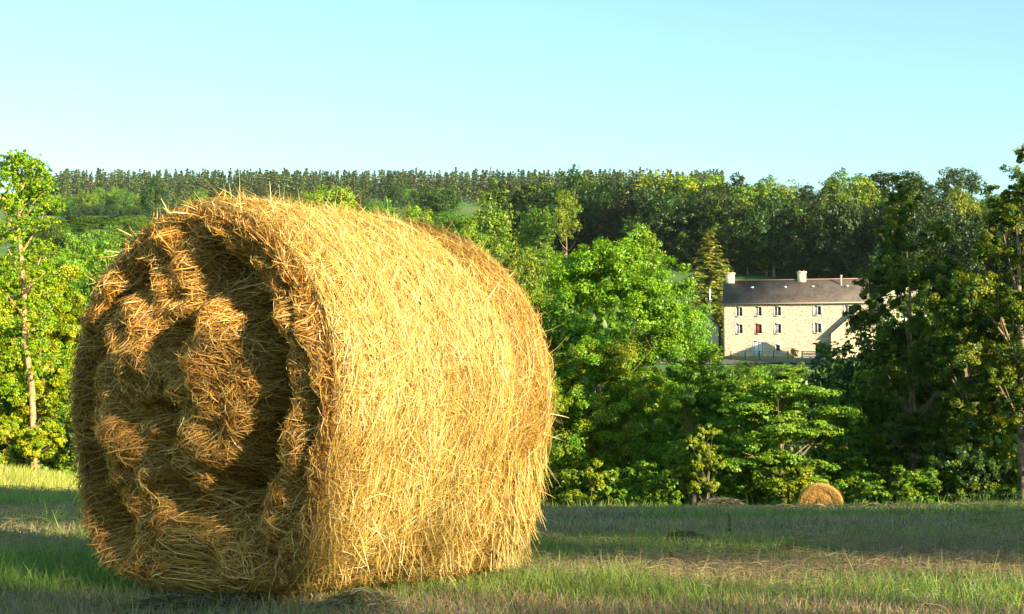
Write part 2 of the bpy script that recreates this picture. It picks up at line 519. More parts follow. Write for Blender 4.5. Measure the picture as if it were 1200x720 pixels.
    V2, F2 = ribbons(P, norm(np.cross(d, g.normal(0, 1, (n, 3)))), g.uniform(0.0014, 0.0036, n), np.array([1, 1, 1, .9, .3]))
    c2 = np.repeat(hay_cols(g, n, [20, 30, 22, 4, 4, 20]), K * 2, axis=0)
    n = 1100
    s0 = g.uniform(0.0, BL, n); s0[:600] = g.uniform(BL - 0.22, BL, 600)
    a = g.uniform(-1.25, -0.25, n)
    B0 = side_pt(s0, a); rad = norm(B0 * np.array([1, 0, 1]))
    Ln = g.uniform(0.04, 0.13, n)
    P = B0[:, None, :] + rad[:, None, :] * g.uniform(0.005, 0.035, (n, 1, 1)) + Ln[:, None, None] * np.stack(
        [np.outer(g.normal(0.05, 0.12, n), tq), np.outer(g.normal(0, 0.45, n), tq), np.outer(-np.ones(n), tq)], -1)
    P[:, :, 2] = np.maximum(P[:, :, 2], -BR + 0.03 + g.uniform(0, 0.03, (n, 1)))
    V3, F3 = ribbons(P, norm(np.cross(rad, np.tile([0, 0.2, -1.0], (n, 1)))), g.uniform(0.0014, 0.0034, n), np.array([1, 1, 1, .9, .3]))
    c3 = np.repeat(hay_cols(g, n, [18, 30, 26, 8, 14, 10]), K * 2, axis=0)
    V_, F_, C_ = join_np([(V2, F2, c2), (V3, F3, c3)])
    stray_me = mesh_np("loose_straw", V_, F_, M_hay, C_)
    return side_me, face_me, far_me, stray_me

PSI = R_(37)
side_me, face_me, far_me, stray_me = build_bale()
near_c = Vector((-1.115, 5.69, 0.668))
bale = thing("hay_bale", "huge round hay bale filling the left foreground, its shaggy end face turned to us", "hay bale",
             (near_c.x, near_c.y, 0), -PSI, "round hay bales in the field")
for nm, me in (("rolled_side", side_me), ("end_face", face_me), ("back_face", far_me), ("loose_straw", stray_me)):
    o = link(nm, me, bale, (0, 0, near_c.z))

# second bale, beyond the crest: end face turned to the camera, in the sun
FACE_AMP = 0.22
small = build_bale(seed=9, dens=0.3)
b2 = thing("hay_bale", "small distant round hay bale half sunk behind the field crest before the hedge", "hay bale",
           (at(961, 569, 46.4).x, 46.4, at(961, 569, 46.4).z - 1.13), -R_(12), "round hay bales in the field")
b2.scale = (0.90, 0.90, 0.83)
for nm, me in zip(("rolled_side", "end_face", "back_face", "loose_straw"), small):
    link(nm, me, b2, (0, 0, 0.668))
FACE_AMP = 1.0

# ------------------------------------------------------------------ trees
def leaf_quads(P, Nn, size, g, col, aspect=0.62):
    n = len(P)
    T = norm(np.cross(Nn, g.normal(0, 1, (n, 3))))
    B = np.cross(Nn, T)
    sz = size[:, None] if hasattr(size, 'shape') and size.ndim == 1 else np.full((n, 1), size)
    V = np.stack([P - T * sz * .5, P + B * sz * .5 * aspect + Nn * sz * 0.08, P + T * sz * .5, P - B * sz * .5 * aspect + Nn * sz * 0.08], 1).reshape(-1, 3)
    F = np.arange(n * 4).reshape(n, 4)
    return V, F, np.repeat(col, 4, axis=0)

def crown_np(g, c, rad, nl, lr, nsub, nleaf, size, cols, flat=0.75, low=-0.8, clump=0.32, shell=0.55, up=0.5, outline=None):
    """lobes > clumps > leaves. cols: list of rgb. returns V,F,col and the lobe centres"""
    c = np.array(c, float); rad = np.array(rad, float)
    d = norm(g.normal(0, 1, (nl * 4, 3)))
    d = d[d[:, 2] > low][:nl]
    rr = g.uniform(shell, 0.92, (len(d), 1))
    LC = d * np.where(np.arange(len(d))[:, None] % 5 == 0, rr * 0.5, rr)
    if outline is not None:
        f = outline((LC[:, 2] + 1) / 2)
        LC[:, 0] *= f; LC[:, 1] *= f
    LC = c + LC * rad
    lrad = lr * g.uniform(0.65, 1.25, len(LC))
    sub = norm(g.normal(0, 1, (len(LC) * nsub, 3)))
    li = np.repeat(np.arange(len(LC)), nsub)
    sub[:, 2] = sub[:, 2] * flat
    SC = LC[li] + sub * lrad[li][:, None] * g.uniform(0.55, 1.0, (len(sub), 1))
    sr = lrad[li] * clump * g.uniform(0.6, 1.3, len(sub))
    k = g.integers(0, len(SC), nleaf)
    off = norm(g.normal(0, 1, (nleaf, 3))) * (g.uniform(0, 1, (nleaf, 1)) ** 0.5)
    off[:, 2] *= flat
    P = SC[k] + off * sr[k][:, None]
    Nn = norm(off * 0.8 + sub[k] * 0.7 + np.array([0, 0, up]) + g.normal(0, 0.55, (nleaf, 3)))
    cols = np.array(cols)
    ci = g.integers(0, len(cols), len(SC))
    col = cols[ci[k]] * g.uniform(0.75, 1.25, (nleaf, 1)) * (1 + 0.15 * g.normal(0, 1, (nleaf, 3)) * [0.8, 0.4, 0.5]).clip(0.5, 1.5)
    sz = size * g.uniform(0.6, 1.3, nleaf)
    return (*leaf_quads(P, Nn, sz, g, col), LC)

def limbs_np(g, base, top, r0, LC, nlimb=10, wob=0.15, k=7, sub=True):
    """trunk from base to top and curved limbs out to lobes"""
    base = np.array(base, float); top = np.array(top, float)
    H = np.linalg.norm(top - base)
    tt = np.linspace(0, 1, 9)
    tr = base + (top - base) * tt[:, None]
    tr[1:-1, :2] += np.cumsum(g.normal(0, wob * H * 0.02, (7, 2)), axis=0)
    rad = r0 * (1 - 0.85 * tt) * (1 + 0.35 * np.exp(-tt * 14))
    parts = [tube_np(tr, rad, k + 2)]
    if len(LC):
        for i in g.permutation(len(LC))[:nlimb]:
            e = LC[i]
            h = np.clip((e[2] - base[2]) / H * 0.75, 0.12, 0.92)
            j = h * 8; j0 = int(j); f = j - j0
            st = tr[j0] * (1 - f) + tr[min(j0 + 1, 8)] * f
            mid = (st + e) / 2 + np.array([0, 0, -0.08 * np.linalg.norm(e - st)]) + g.normal(0, 0.05, 3) * np.linalg.norm(e - st)
            q = np.linspace(0, 1, 6)[:, None]
            pts = (1 - q) ** 2 * st + 2 * q * (1 - q) * mid + q ** 2 * e
            r1 = r0 * (1 - 0.85 * h) * 0.55
            parts.append(tube_np(pts, r1 * (1 - 0.8 * q[:, 0]), k - 2))
            if sub:
                for _ in range(3):
                    a = pts[g.integers(2, 5)]
                    dd = norm(e - st + g.normal(0, 0.6, 3) * np.linalg.norm(e - st))
                    ln = np.linalg.norm(e - st) * g.uniform(0.25, 0.5)
                    q2 = np.linspace(0, 1, 4)[:, None]
                    parts.append(tube_np(a + dd * ln * q2 + g.normal(0, 0.03 * ln, (4, 3)) * q2, r1 * 0.35 * (1 - 0.8 * q2[:, 0]), 4))
    V, F, _ = join_np(parts)
    return V, F

def near_tree(name, label, px, top_py, wpx, depth, seed, cols, base_z=None, crown_low=None, nl=40, lr=0.22, nsub=14, nleaf=30000, size=0.13,
              bark=None, r0=0.16, flat=0.75, up=0.5, group=None, leafm=None, wy=1.0, outline=None, clump=0.32, cat="tree", nlimb=14, low=-0.96, trunk_top=0.8, trunk=True):
    g = rng(seed)
    top = at(px, top_py, depth)
    x = top.x
    bz = gz1(x, depth) if base_z is None else base_z
    H = top.z - bz
    half = wpx / 2 / FPX * depth
    lowz = H * 0.12 if crown_low is None else at(px, crown_low, depth).z - bz
    cz = (H + lowz) / 2
    rz = (H - lowz) / 2
    V, F, col, LC = crown_np(g, (0, 0, cz), (half, half * wy, rz), nl, lr * min(half, rz) * 2 * 0.9, nsub, nleaf, size, cols, flat=flat, up=up, outline=outline, clump=clump, low=low)
    root = thing(name, label, cat, (x, depth, bz), 0, group)
    link("crown" if cat == "tree" else "foliage", mesh_np("crown", V, F, leafm or M_leaf, col), root)
    if trunk:
        V, F = limbs_np(g, (0, 0, -0.3), (g.normal(0, 0.1), 0, H * trunk_top), r0, LC, nlimb)
        link("trunk" if cat == "tree" else "stem", mesh_np("trunk", V, F, bark or M_bark, None, smooth=True), root)
    return root

BRIGHT = [(0.17, 0.34, 0.008), (0.22, 0.40, 0.012), (0.12, 0.26, 0.008)]
OLIVE = [(0.27, 0.31, 0.008), (0.21, 0.28, 0.008), (0.27, 0.30, 0.010), (0.15, 0.23, 0.008)]
YELLOW = [(0.33, 0.40, 0.008), (0.42, 0.42, 0.010), (0.24, 0.34, 0.008)]
DEEP = [(0.08, 0.18, 0.008), (0.13, 0.25, 0.010), (0.18, 0.29, 0.010)]
DARK = [(0.035, 0.085, 0.012), (0.05, 0.11, 0.014), (0.025, 0.065, 0.01)]
WOOD_SHADED = [(0.02, 0.045, 0.005), (0.03, 0.06, 0.006), (0.045, 0.075, 0.006)]  # leaf greens darkened to stand in for the wood's shade
LIT_TIPS = [(0.05, 0.10, 0.006), (0.19, 0.21, 0.008), (0.12, 0.18, 0.006), (0.05, 0.11, 0.006)]  # sunlit tips and dark gaps put into the clump colours

near_tree("ash_tree", "broad bright green round-topped tree just left of the stone house", 714, 276, 226, 76, 101, BRIGHT, nl=70, lr=0.17, nsub=18, nleaf=196875, size=0.120, crown_low=560, nlimb=22)
near_tree("tree", "olive green tree between the bale and the broad bright tree", 655, 288, 110, 88, 102, OLIVE + BRIGHT[:1], nl=45, nleaf=99750, size=0.120)
near_tree("tree", "yellow-olive leafy tree rising right beside the big bale", 700, 392, 170, 64, 103, OLIVE + BRIGHT, nl=50, lr=0.18, nleaf=136500, size=0.091, crown_low=590)
near_tree("tree", "dark gappy tree between the yellow-olive tree and the hazel", 812, 408, 105, 60, 104, DEEP + BRIGHT[2:], nl=36, nleaf=78748, size=0.091, crown_low=592)
near_tree("hazel_tree", "layered green hazel below the stone house, left of the small bale", 915, 424, 165, 53, 105, [(0.16, 0.30, 0.015), (0.12, 0.25, 0.015), (0.2, 0.32, 0.02)], nl=48, lr=0.17, nsub=10, nleaf=68250, size=0.099, flat=0.28, up=1.1, crown_low=600, clump=0.42)
near_tree("bush", "small thin olive bush standing alone in front of the dark gap", 824, 490, 44, 49, 106, OLIVE, nl=16, nleaf=23625, size=0.062, crown_low=588, r0=0.04, cat="bush")
near_tree("birch_tree", "tall narrow dark tree hiding the right end of the stone house", 1064, 193, 142, 60, 107, [(0.07, 0.13, 0.006), (0.045, 0.09, 0.006), (0.14, 0.19, 0.008)], nl=92, lr=0.15, nsub=14, nleaf=136500, size=0.084, crown_low=600, r0=0.2,
          outline=lambda t: np.interp(t, [0, 0.4, 0.75, 1], [1.35, 1.3, 1.05, 0.75]))
near_tree("tree", "sunlit yellow-tipped tree between the tall dark tree and the right picture edge", 1128, 262, 125, 55, 108, LIT_TIPS, nl=46, lr=0.17, nleaf=110250, size=0.084, crown_low=600)
near_tree("tree", "tall sunlit yellow-tipped tree cut off by the right picture edge", 1192, 152, 200, 51, 109, LIT_TIPS, nl=120, lr=0.11, nleaf=146998, size=0.084, crown_low=600, r0=0.22,
          outline=lambda t: np.interp(t, [0, 0.3, 0.7, 1], [1.35, 1.25, 0.75, 0.3]))
near_tree("bush", "low sunlit leafy bush at the foot of the tall dark tree", 1055, 545, 95, 48.5, 110, DEEP, nl=20, nleaf=23625, size=0.084, crown_low=602, r0=0.04, flat=0.5, up=0.9, cat="bush")
near_tree("bush", "dark leafy bush at the wood edge below the right-hand trees", 1140, 520, 110, 50, 111, DARK + LIT_TIPS[2:3], nl=24, nleaf=28875, size=0.084, crown_low=602, r0=0.04, cat="bush")
near_tree("bush", "leafy green bush filling the gap behind the small bale", 985, 478, 70, 54, 112, DEEP, nl=22, nleaf=28875, size=0.084, crown_low=600, r0=0.04, flat=0.5, up=0.9, cat="bush")
near_tree("tree", "dark rounded tree filling the gap between the two right-hand tall trees", 1085, 318, 120, 64, 131, DEEP, nl=46, nleaf=50000, size=0.11, crown_low=600)
near_tree("tree", "dark leafy tree low between the hazel and the tall dark tree", 1008, 445, 80, 61, 132, DEEP[:2], nl=36, nleaf=36000, size=0.11, crown_low=600)
ge = rng(640)
for i in range(13):
    px = [655, 690, 728, 765, 792, 858, 885, 925, 1008, 1085, 1115, 1165, 1195][i]
    near_tree("bush", "low leafy bush in the row along the far edge of the field", px, ge.uniform(528, 560), ge.uniform(50, 80), ge.uniform(50, 56), 700 + i, [DEEP, OLIVE, DEEP][i % 3], nl=14, nleaf=9000, size=0.10, crown_low=606, r0=0.03, flat=0.6, up=0.7, cat="bush", group="bushes along the field edge", nlimb=6)
# left side group
g = rng(60)
near_tree("tree", "yellow-green leafy tree behind the bare-trunked tree at far left", 45, 300, 150, 64, 113, YELLOW, nl=50, lr=0.18, nleaf=131250, size=0.091, crown_low=545)
near_tree("tree", "tall green tree mostly outside the left picture edge", -50, 215, 150, 60, 114, YELLOW + BRIGHT[:1], nl=50, lr=0.18, nleaf=110250, size=0.091, crown_low=545)
near_tree("tree", "yellow-green tree tucked against the left flank of the big bale", 112, 372, 110, 66, 115, YELLOW + OLIVE[:2], nl=36, lr=0.18, nleaf=78748, size=0.091, crown_low=545)
near_tree("bush", "sunlit bush at the foot of the far left trees", 30, 478, 110, 54, 116, YELLOW, nl=22, nleaf=31500, size=0.077, crown_low=545, r0=0.04, cat="bush")
near_tree("bush", "darker bush at the field edge just left of the big bale", 92, 470, 70, 55, 117, DEEP + YELLOW[:1], nl=20, nleaf=26250, size=0.077, crown_low=545, r0=0.04, cat="bush")

def tall_left():
    g = rng(77)
    D = 56
    b = at(26, 560, D); bz = gz1(b.x, D)
    root = thing("tree", "tall slender tree with long bare pale trunk at far left", "tree", (b.x, D, bz), 0)
    m = D / FPX
    def lp(px, py): 
        q = at(px, py, D); return np.array([q.x - b.x, 0, q.z - bz])
    trunk = np.array([lp(38, 600), lp(40, 520), lp(36, 450), lp(29, 400), lp(28, 350), lp(24, 300), lp(21, 262), lp(23, 225), lp(26, 192)])
    trunk[:, 1] += np.cumsum(g.normal(0, 0.04, len(trunk)))
    parts = [tube_np(trunk, np.array([.15, .12, .11, .10, .09, .08, .06, .045, .02]), 9)]
    ends = []
    for (a, bb, dy) in (((28, 350), (46, 290), .6), ((27, 330), (6, 270), -.5), ((24, 300), (50, 235), .8), ((22, 280), (2, 225), -.6), ((23, 250), (44, 205), .4), ((24, 262), (58, 222), -.5), ((23, 235), (10, 195), .3),
                        ((30, 395), (60, 352), .7), ((33, 420), (8, 385), .4), ((36, 440), (70, 415), .9), ((27, 345), (60, 320), -.6), ((28, 370), (-5, 330), .4), ((24, 225), (36, 190), 0.2), ((24, 215), (14, 184), -.2)):
        s0 = lp(*a); e = lp(*bb); e[1] = dy
        q = np.linspace(0, 1, 6)[:, None]
        mid = (s0 + e) / 2 + np.array([0, 0, -0.12])
        pts = (1 - q) ** 2 * s0 + 2 * q * (1 - q) * mid + q ** 2 * e + g.normal(0, .035, (6, 3)) * q
        parts.append(tube_np(pts, 0.042 * (1 - 0.75 * q[:, 0]), 6))
        ends.append(e); ends.append(pts[4])
    V, F, _ = join_np(parts)
    link("trunk", mesh_np("trunk", V, F, M_barkpale, None, smooth=True), root)
    Vs = []
    extra = [trunk[int(g.integers(1, 8))] + g.normal(0, 1, 3) * [.45, .4, .5] for _ in range(34)]
    for e in ends + extra + [trunk[-1], trunk[-2]]:
        v, f, c, _ = crown_np(g, e, (0.55, 0.5, 0.45), 7, 0.28, 6, 560 if e[2] > lp(0, 300)[2] else 600, 0.085, BRIGHT[:2] + YELLOW[:1])
        Vs.append((v, f, c))
    V, F, c = join_np(Vs)
    link("crown", mesh_np("crown", V, F, M_leaf, c), root)
tall_left()

# ---- middle distance: prototypes
def proto_tree(seed, cols, H=12.0, half=4.6, nl=44, nleaf=9000, size=0.36, lr=1.7, low=0.2, flat=0.8):
    g = rng(seed)
    V, F, col, LC = crown_np(g, (0, 0, (H + low) / 2), (half, half, (H - low) / 2), nl, lr, 12, nleaf, size, cols, flat=flat, clump=0.40, low=-0.97)
    V2, F2 = limbs_np(g, (0, 0, -0.8), (0, 0, H * 0.75), 0.28, LC, 8, sub=False, k=6)
    return mesh_np("crown", V, F, M_leafv, col), mesh_np("trunk", V2, F2, M_bark, None, smooth=True)

PROTO = {
    'mid': [proto_tree(201, DEEP, nleaf=11000), proto_tree(202, DEEP + BRIGHT[:1], half=5.2, nleaf=11000), proto_tree(203, DEEP, half=3.8, nleaf=9000)],
    'bright': [proto_tree(204, BRIGHT + OLIVE[:1], nleaf=11000), proto_tree(205, [(0.12, 0.24, 0.015), (0.15, 0.28, 0.02)], half=5.4, nleaf=12000)],
    'olive': [proto_tree(206, OLIVE[1:] + DEEP[1:], nleaf=11000), proto_tree(207, OLIVE, half=4.0, nleaf=9000)],
    'dark': [proto_tree(208, DARK, nleaf=11000), proto_tree(209, DARK, half=5.2, nleaf=11000)],
    'wood': [proto_tree(210, WOOD_SHADED, nleaf=14000), proto_tree(211, WOOD_SHADED, half=5.4, nleaf=14000), proto_tree(212, WOOD_SHADED + OLIVE[3:], nleaf=14000)],
}
def place_tree(kind, px, top_py, wpx, depth, label, group=None, name="tree", cat="tree", sink=0.0, var=None, hscale=None, seedv=0):
    top = at(px, top_py, depth)
    bz = gz1(top.x, depth) - sink
    H = max(top.z - bz, 2.0)
    ps = PROTO[kind]
    i = (int(px * 7 + depth) if var is None else var) % len(ps)
    cr, tr = ps[i]
    hw = wpx / 2 / FPX * depth
    root = thing(name, label, cat, (top.x, depth, bz), (px * 1.7) % 6.28, group)
    k = hw / 4.6
    cz = min(H / 12.0, 1.3 * k)
    c = link("crown", cr, root, (0, 0, H - 12 * cz)); c.scale = (k, k, cz)
    t = link("trunk", tr, root); t.scale = (k, k, H / 12.0)
    return root

# the ones one can tell apart
for a in (
    ('bright', 390, 216, 72, 330, "round bright green tree showing just above the bale's top"),
    ('mid', 444, 228, 48, 325, "small green tree right of the round bright tree above the bale"),
    ('olive', 486, 240, 66, 300, "low olive green tree behind the middle of the bale's top"),
    ('dark', 516, 213, 44, 430, "narrow dark bluish tree before the conifer ridge above the bale"),
    ('mid', 577, 227, 84, 250, "large spreading oak above the far shoulder of the bale"),
    ('mid', 628, 236, 50, 320, "mid green tree right of the large spreading oak"),
    ('olive', 664, 222, 38, 310, "slim upright olive tree before the dark hillside wood"),
    ('olive', 605, 285, 70, 140, "rusty olive tree beside the far shoulder of the bale"),
    ('bright', 552, 262, 60, 210, "bright green tree half hidden by the bale's far shoulder"),
    ('olive', 768, 199, 66, 345, "lit olive tree standing out at the left of the dark wood"),
    ('dark', 1046, 190, 96, 420, "big dark dome-shaped tree on the right skyline"),
    ('dark', 1124, 185, 56, 500, "lone dark oak on the hilltop pasture at right"),
    ('olive', 750, 262, 50, 150, "olive treetop poking up behind the broad bright tree"),
    ('bright', 800, 335, 60, 175, "bright bushy tree below the lone spruce"),
):
    place_tree(*a)

# dark hillside wood: runs along the light, so each tree shades the next one
g = rng(301)
P0 = np.array([2.0, 352.0]); P1 = np.array([84.0, 262.0])
for row in range(3):
    for i in range(15):
        t = (i + g.uniform(-0.25, 0.25)) / 14
        p = P0 + (P1 - P0) * t + np.array([0.74, 0.67]) * (row * 11 + g.uniform(-2, 2)) 
        x, y = float(p[0]), float(p[1])
        Hh = g.uniform(13, 17) + (2 if row == 0 else 0)
        px = 600 + x / y * FPX
        top_py = 490 - (gz1(x, y) + Hh - EYE) / y * FPX
        kind = ['wood', 'wood', 'dark'][int(g.integers(0, 3))] if row < 2 else ['olive', 'mid', 'wood'][int(g.integers(0, 3))]  # front rows in shade-dark leaves, back row mostly in sunlit greens
        place_tree(kind, px, top_py, g.uniform(60, 78), y, "broadleaf tree in the dark hillside wood behind the stone house", "trees of the dark hillside wood", var=int(g.integers(0, 9)))
for i in range(20):
    t = (i + g.uniform(-.3, .3)) / 19
    p = P0 + (P1 - P0) * t - np.array([0.74, 0.67]) * g.uniform(1, 4)
    x, y = float(p[0]), float(p[1])
    px = 600 + x / y * FPX
    place_tree('wood', px, 490 - (gz1(x, y) + g.uniform(5, 8) - EYE) / y * FPX, g.uniform(40, 56), y, "low dark bush along the foot of the hillside wood", "low bushes at the foot of the dark wood", var=i, name="bush", cat="bush")
# trees right of the house, mostly behind the tall right-hand trees
for i in range(12):
    x = 62 + i * 6.5 + g.uniform(-2, 2); y = 256 - i * 3.2 + g.uniform(-4, 4)
    px = 600 + x / y * FPX
    top_py = 490 - (gz1(x, y) + g.uniform(15, 19) - EYE) / y * FPX
    place_tree('wood' if i % 2 else 'dark', px, top_py, 90, y, "tall broadleaf tree right of the stone house behind the wood edge", "trees right of the stone house", var=i)
# skyline row on the right
for i, (px, ty, d) in enumerate(((835, 206, 400), (862, 203, 400), (893, 207, 410), (920, 211, 400), (945, 213, 400), (978, 199, 400), (1005, 206, 410), (1080, 214, 400), (1168, 226, 430), (1190, 230, 420), (1215, 228, 420), (1150, 232, 470))):
    place_tree('olive' if i % 3 == 0 else 'wood' if i % 3 == 1 else 'mid', px, ty, 58, d, "broadleaf tree on the right-hand skyline above the dark wood", "trees along the right skyline", var=i)
# tree belt across the middle of the valley, left to centre
for i in range(52):
    px = g.uniform(-20, 700); d = g.uniform(150, 420)
    u = (d - 150) / 270
    base = np.interp(px, [0, 200, 400, 560, 700], [262, 258, 250, 246, 262])
    ty = base + (1 - u) * g.uniform(30, 75) + g.uniform(-5, 10)
    k = ['mid', 'dark', 'olive', 'mid', 'bright'][int(g.integers(0, 5))]
    H = at(px, ty, d).z - gz1(at(px, ty, d).x, d)
    if H < 5 or H > 20:
        H = float(np.clip(H, 6, 15)); x = (px - 600) / FPX * d
        ty = 490 - (gz1(x, d) + H - EYE) / d * FPX
        if ty < base: ty = base + g.uniform(0, 12)
    place_tree(k, px, ty, g.uniform(46, 80) * (1.25 - 0.35 * u), d, "green broadleaf tree in the valley belt behind the bale", "broadleaf trees in the valley", var=int(g.integers(0, 9)))

# far belt of light trees with a dark hedge and pasture in front, upper left
for i in range(16):
    px = 62 + i * 7.5 + g.uniform(-3, 3)
    place_tree('bright', px, 222 + g.uniform(-5, 6) + abs(i - 8) * 0.7, g.uniform(20, 30), 800 + g.uniform(-20, 20), "pale green round tree below the conifer ridge at upper left", "pale trees below the ridge", var=i)
for i in range(18):
    px = 45 + i * 8 + g.uniform(-2, 2)
    place_tree('dark', px, 240 + g.uniform(-2, 2), 15, 745 + g.uniform(-8, 8), "dark hedge bush along the far pasture at upper left", "hedge bushes along the far pasture", var=i, name="hedge_bush", cat="hedge bush")
for i in range(34):
    px = g.uniform(180, 800); d = g.uniform(560, 900)
    x = (px - 600) / FPX * d
    ty = 490 - (gz1(x, d) + g.uniform(10, 15) - EYE) / d * FPX
    place_tree('dark' if i % 3 else 'mid', px, ty, g.uniform(20, 34), d, "small far broadleaf tree on the slope under the conifer ridge", "broadleaf trees under the ridge", var=i)

# ---- conifers
def conifer_np(seed, H, r, tiers, per, size, cols, nper):
    g = rng(seed)
    P, Nn, L = [], [], []
    for i in range(tiers):
        h = H * (0.06 + 0.94 * i / tiers)
        rr = r * (1 - (i / tiers) ** 1.15) + 0.04 * r
        nb = max(4, int(per * (0.4 + 0.6 * rr / r)))
        for b in range(nb):
            a = g.uniform(0, 6.28)
            ln = rr * g.uniform(0.7, 1.12)
            q = g.uniform(0.1, 1, nper)
            d = np.array([math.cos(a), math.sin(a), -0.28 + 0.5 * i / tiers])
            pts = np.array([0, 0, h + g.uniform(-.5, .5) * H / tiers]) + d * ln * q[:, None]
            pts[:, 2] -= 0.10 * ln * q ** 2
            pts += g.normal(0, 1, (nper, 3)) * [ln * .09, ln * .09, ln * .05]
            P.append(pts)
            Nn.append(np.tile([math.cos(a) * 0.4, math.sin(a) * 0.4, 0.9], (nper, 1)) + g.normal(0, 0.35, (nper, 3)))
    P = np.concatenate(P); Nn = norm(np.concatenate(Nn))
    cols = np.array(cols)
    col = cols[g.integers(0, len(cols), len(P))] * g.uniform(0.7, 1.3, (len(P), 1))
    V, F, c = leaf_quads(P, Nn, size * g.uniform(0.6, 1.3, len(P)), g, col, 0.5)
    T = tube_np([(0, 0, -0.8), (0, 0, H * 0.5), (0, 0, H * 0.97)], [r * .09, r * .055, r * .012], 6)
    return V, F, c, T

V, F, c, T = conifer_np(401, 12.5, 3.4, 24, 22, 0.40, [(0.32, 0.34, 0.05), (0.25, 0.31, 0.045), (0.18, 0.26, 0.035), (0.42, 0.35, 0.06)], 26)
q = at(832, 268, 246)
sp = thing("spruce_tree", "lone golden-brown spruce standing left of the house chimney", "tree", (q.x, 246, gz1(q.x, 246)))
sp.scale = (1.9, 1.9, (q.z - gz1(q.x, 246)) / 12.5)
link("crown", mesh_np("crown", V, F, M_leaf, c), sp)
link("trunk", mesh_np("trunk", T[0], T[1], M_bark, None, smooth=True), sp)

RC = [(0.085, 0.13, 0.04), (0.11, 0.15, 0.04), (0.16, 0.15, 0.05), (0.06, 0.10, 0.04)]
cp = []
for i in range(4):
    V, F, c, T = conifer_np(410 + i, 18, 4.3 + 0.4 * i, 15, 11, 1.25, RC, 9)
    cp.append((mesh_np("crown", V, F, M_needle, c), mesh_np("trunk", T[0], T[1], M_bark, None)))
g = rng(500)
n_con = 0
def conifer(px, d, H):
    x = (px - 600) / FPX * d
    H *= g.uniform(0.82, 1.04)
    m = cp[int(g.integers(0, 4))]
    t = thing("pine_tree", "small grey-green conifer in the plantation along the far ridge", "tree", (x, d, gz1(x, d)), float(g.uniform(0, 6.28)), "conifers along the far ridge")
    s = H / 18
    w_ = g.uniform(0.75, 1.05); t.scale = (s * w_, s * w_, s)
    link("crown", m[0], t); link("trunk", m[1], t)
rows = [(1215, 78), (1170, 70), (1115, 58), (1060, 46), (1000, 40)]
for d, n in rows:
    for i in range(n):
        px = 30 + (830 - 30) * (i + g.uniform(-.35, .35)) / n
        conifer(px, d + g.uniform(-18, 18), g.uniform(16, 21) * (0.8 if px > 760 else 1))
# the mass of the plantation between the trees one can count: one merged object
Vs = []
g2 = rng(501)
base = [conifer_np(420 + i, 18, 4.6, 12, 8, 1.7, RC, 6) for i in range(3)]
for i in range(800):
    px = g2.uniform(20, 850); d = g2.uniform(930, 1380)
    x = (px - 600) / FPX * d
    V, F, c, T = base[i % 3]
    a = g2.uniform(0, 6.28); s = g2.uniform(0.85, 1.1)
    Rm = np.array([[math.cos(a), -math.sin(a), 0], [math.sin(a), math.cos(a), 0], [0, 0, 1]])
    Vs.append(((V * s) @ Rm.T + np.array([x, d, gz1(x, d)]), F, c * g2.uniform(0.7, 1.25)))
V, F, c = join_np(Vs)
tag(link("distant_wood", mesh_np("distant_wood", V, F, M_needle, c)), "mass of grey-green conifer plantation covering the far ridge", "wood", None, "stuff")

# ------------------------------------------------------------------ shade trees behind the camera and out of frame right
def shade_tree(x, y, top, half, kind, low=0.0, group="trees around the field outside the view", label="broadleaf tree round the field, outside the picture", name="tree", cat="tree"):
    cr, tr = PROTO[kind][int(abs(x * 3 + y)) % len(PROTO[kind])]
    z = gz1(x, y)
    root = thing(name, label, cat, (x, y, z + low), (x * 1.3) % 6.28, group)
    root.scale = (half / 4.6, half / 4.6, (top - low) / 12.0)
    link("crown", cr, root); link("trunk", tr, root)
for (x, y, t, h) in ((27.5, 47.2, 21, 3.2), (32, 41, 10, 4.5), (37, 47, 20, 5.5), (36, 36, 10, 4.5), (45, 52, 20, 6)):
    shade_tree(x, y, t, h, 'dark')
g = rng(610)
for i in range(24):           # unseen hedge behind the camera, heights shaped to shade the bale's foot
    x = 2.5 + i * 0.85
    shade_tree(x, -10.2 + g.uniform(-.2, .2), (8.15 if 13 < x < 15.1 else 7.9 if x < 13 else 7.0) + g.uniform(-.12, .12), 0.95 if 13 < x < 15.1 else 1.3, 'wood', group="unseen shade hedge behind the viewpoint", label="unseen leafy hedge bush behind the viewpoint, shaped to cast shade", name="hedge_bush", cat="hedge bush")
shade_tree(15.0, -10.2, 8.1, 0.8, 'wood', group="unseen shade hedge behind the viewpoint", label="unseen leafy hedge bush behind the viewpoint, shaped to cast shade", name="hedge_bush", cat="hedge bush")
for (x, t, h, lo) in ((19.0, 13, 1.9, 6.9), (21.3, 15, 2.6, 6.2), (20.2, 16, 2.2, 6.6), (23.5, 16, 3.0, 5.0)):
    shade_tree(x, -9.5 + g.uniform(-.8, .8), t, h, 'dark', low=lo)  # unseen crowns raised clear of the hedge to let a sunlit strip through
for i in range(8):          # taller trees standing in line with it
    x = 24.2 + i * 5.6
    shade_tree(x, -10 + g.uniform(-1.5, 1.5), 14.2 + g.uniform(-2.5, 2), g.uniform(1.9, 2.6), 'dark', low=0.0)
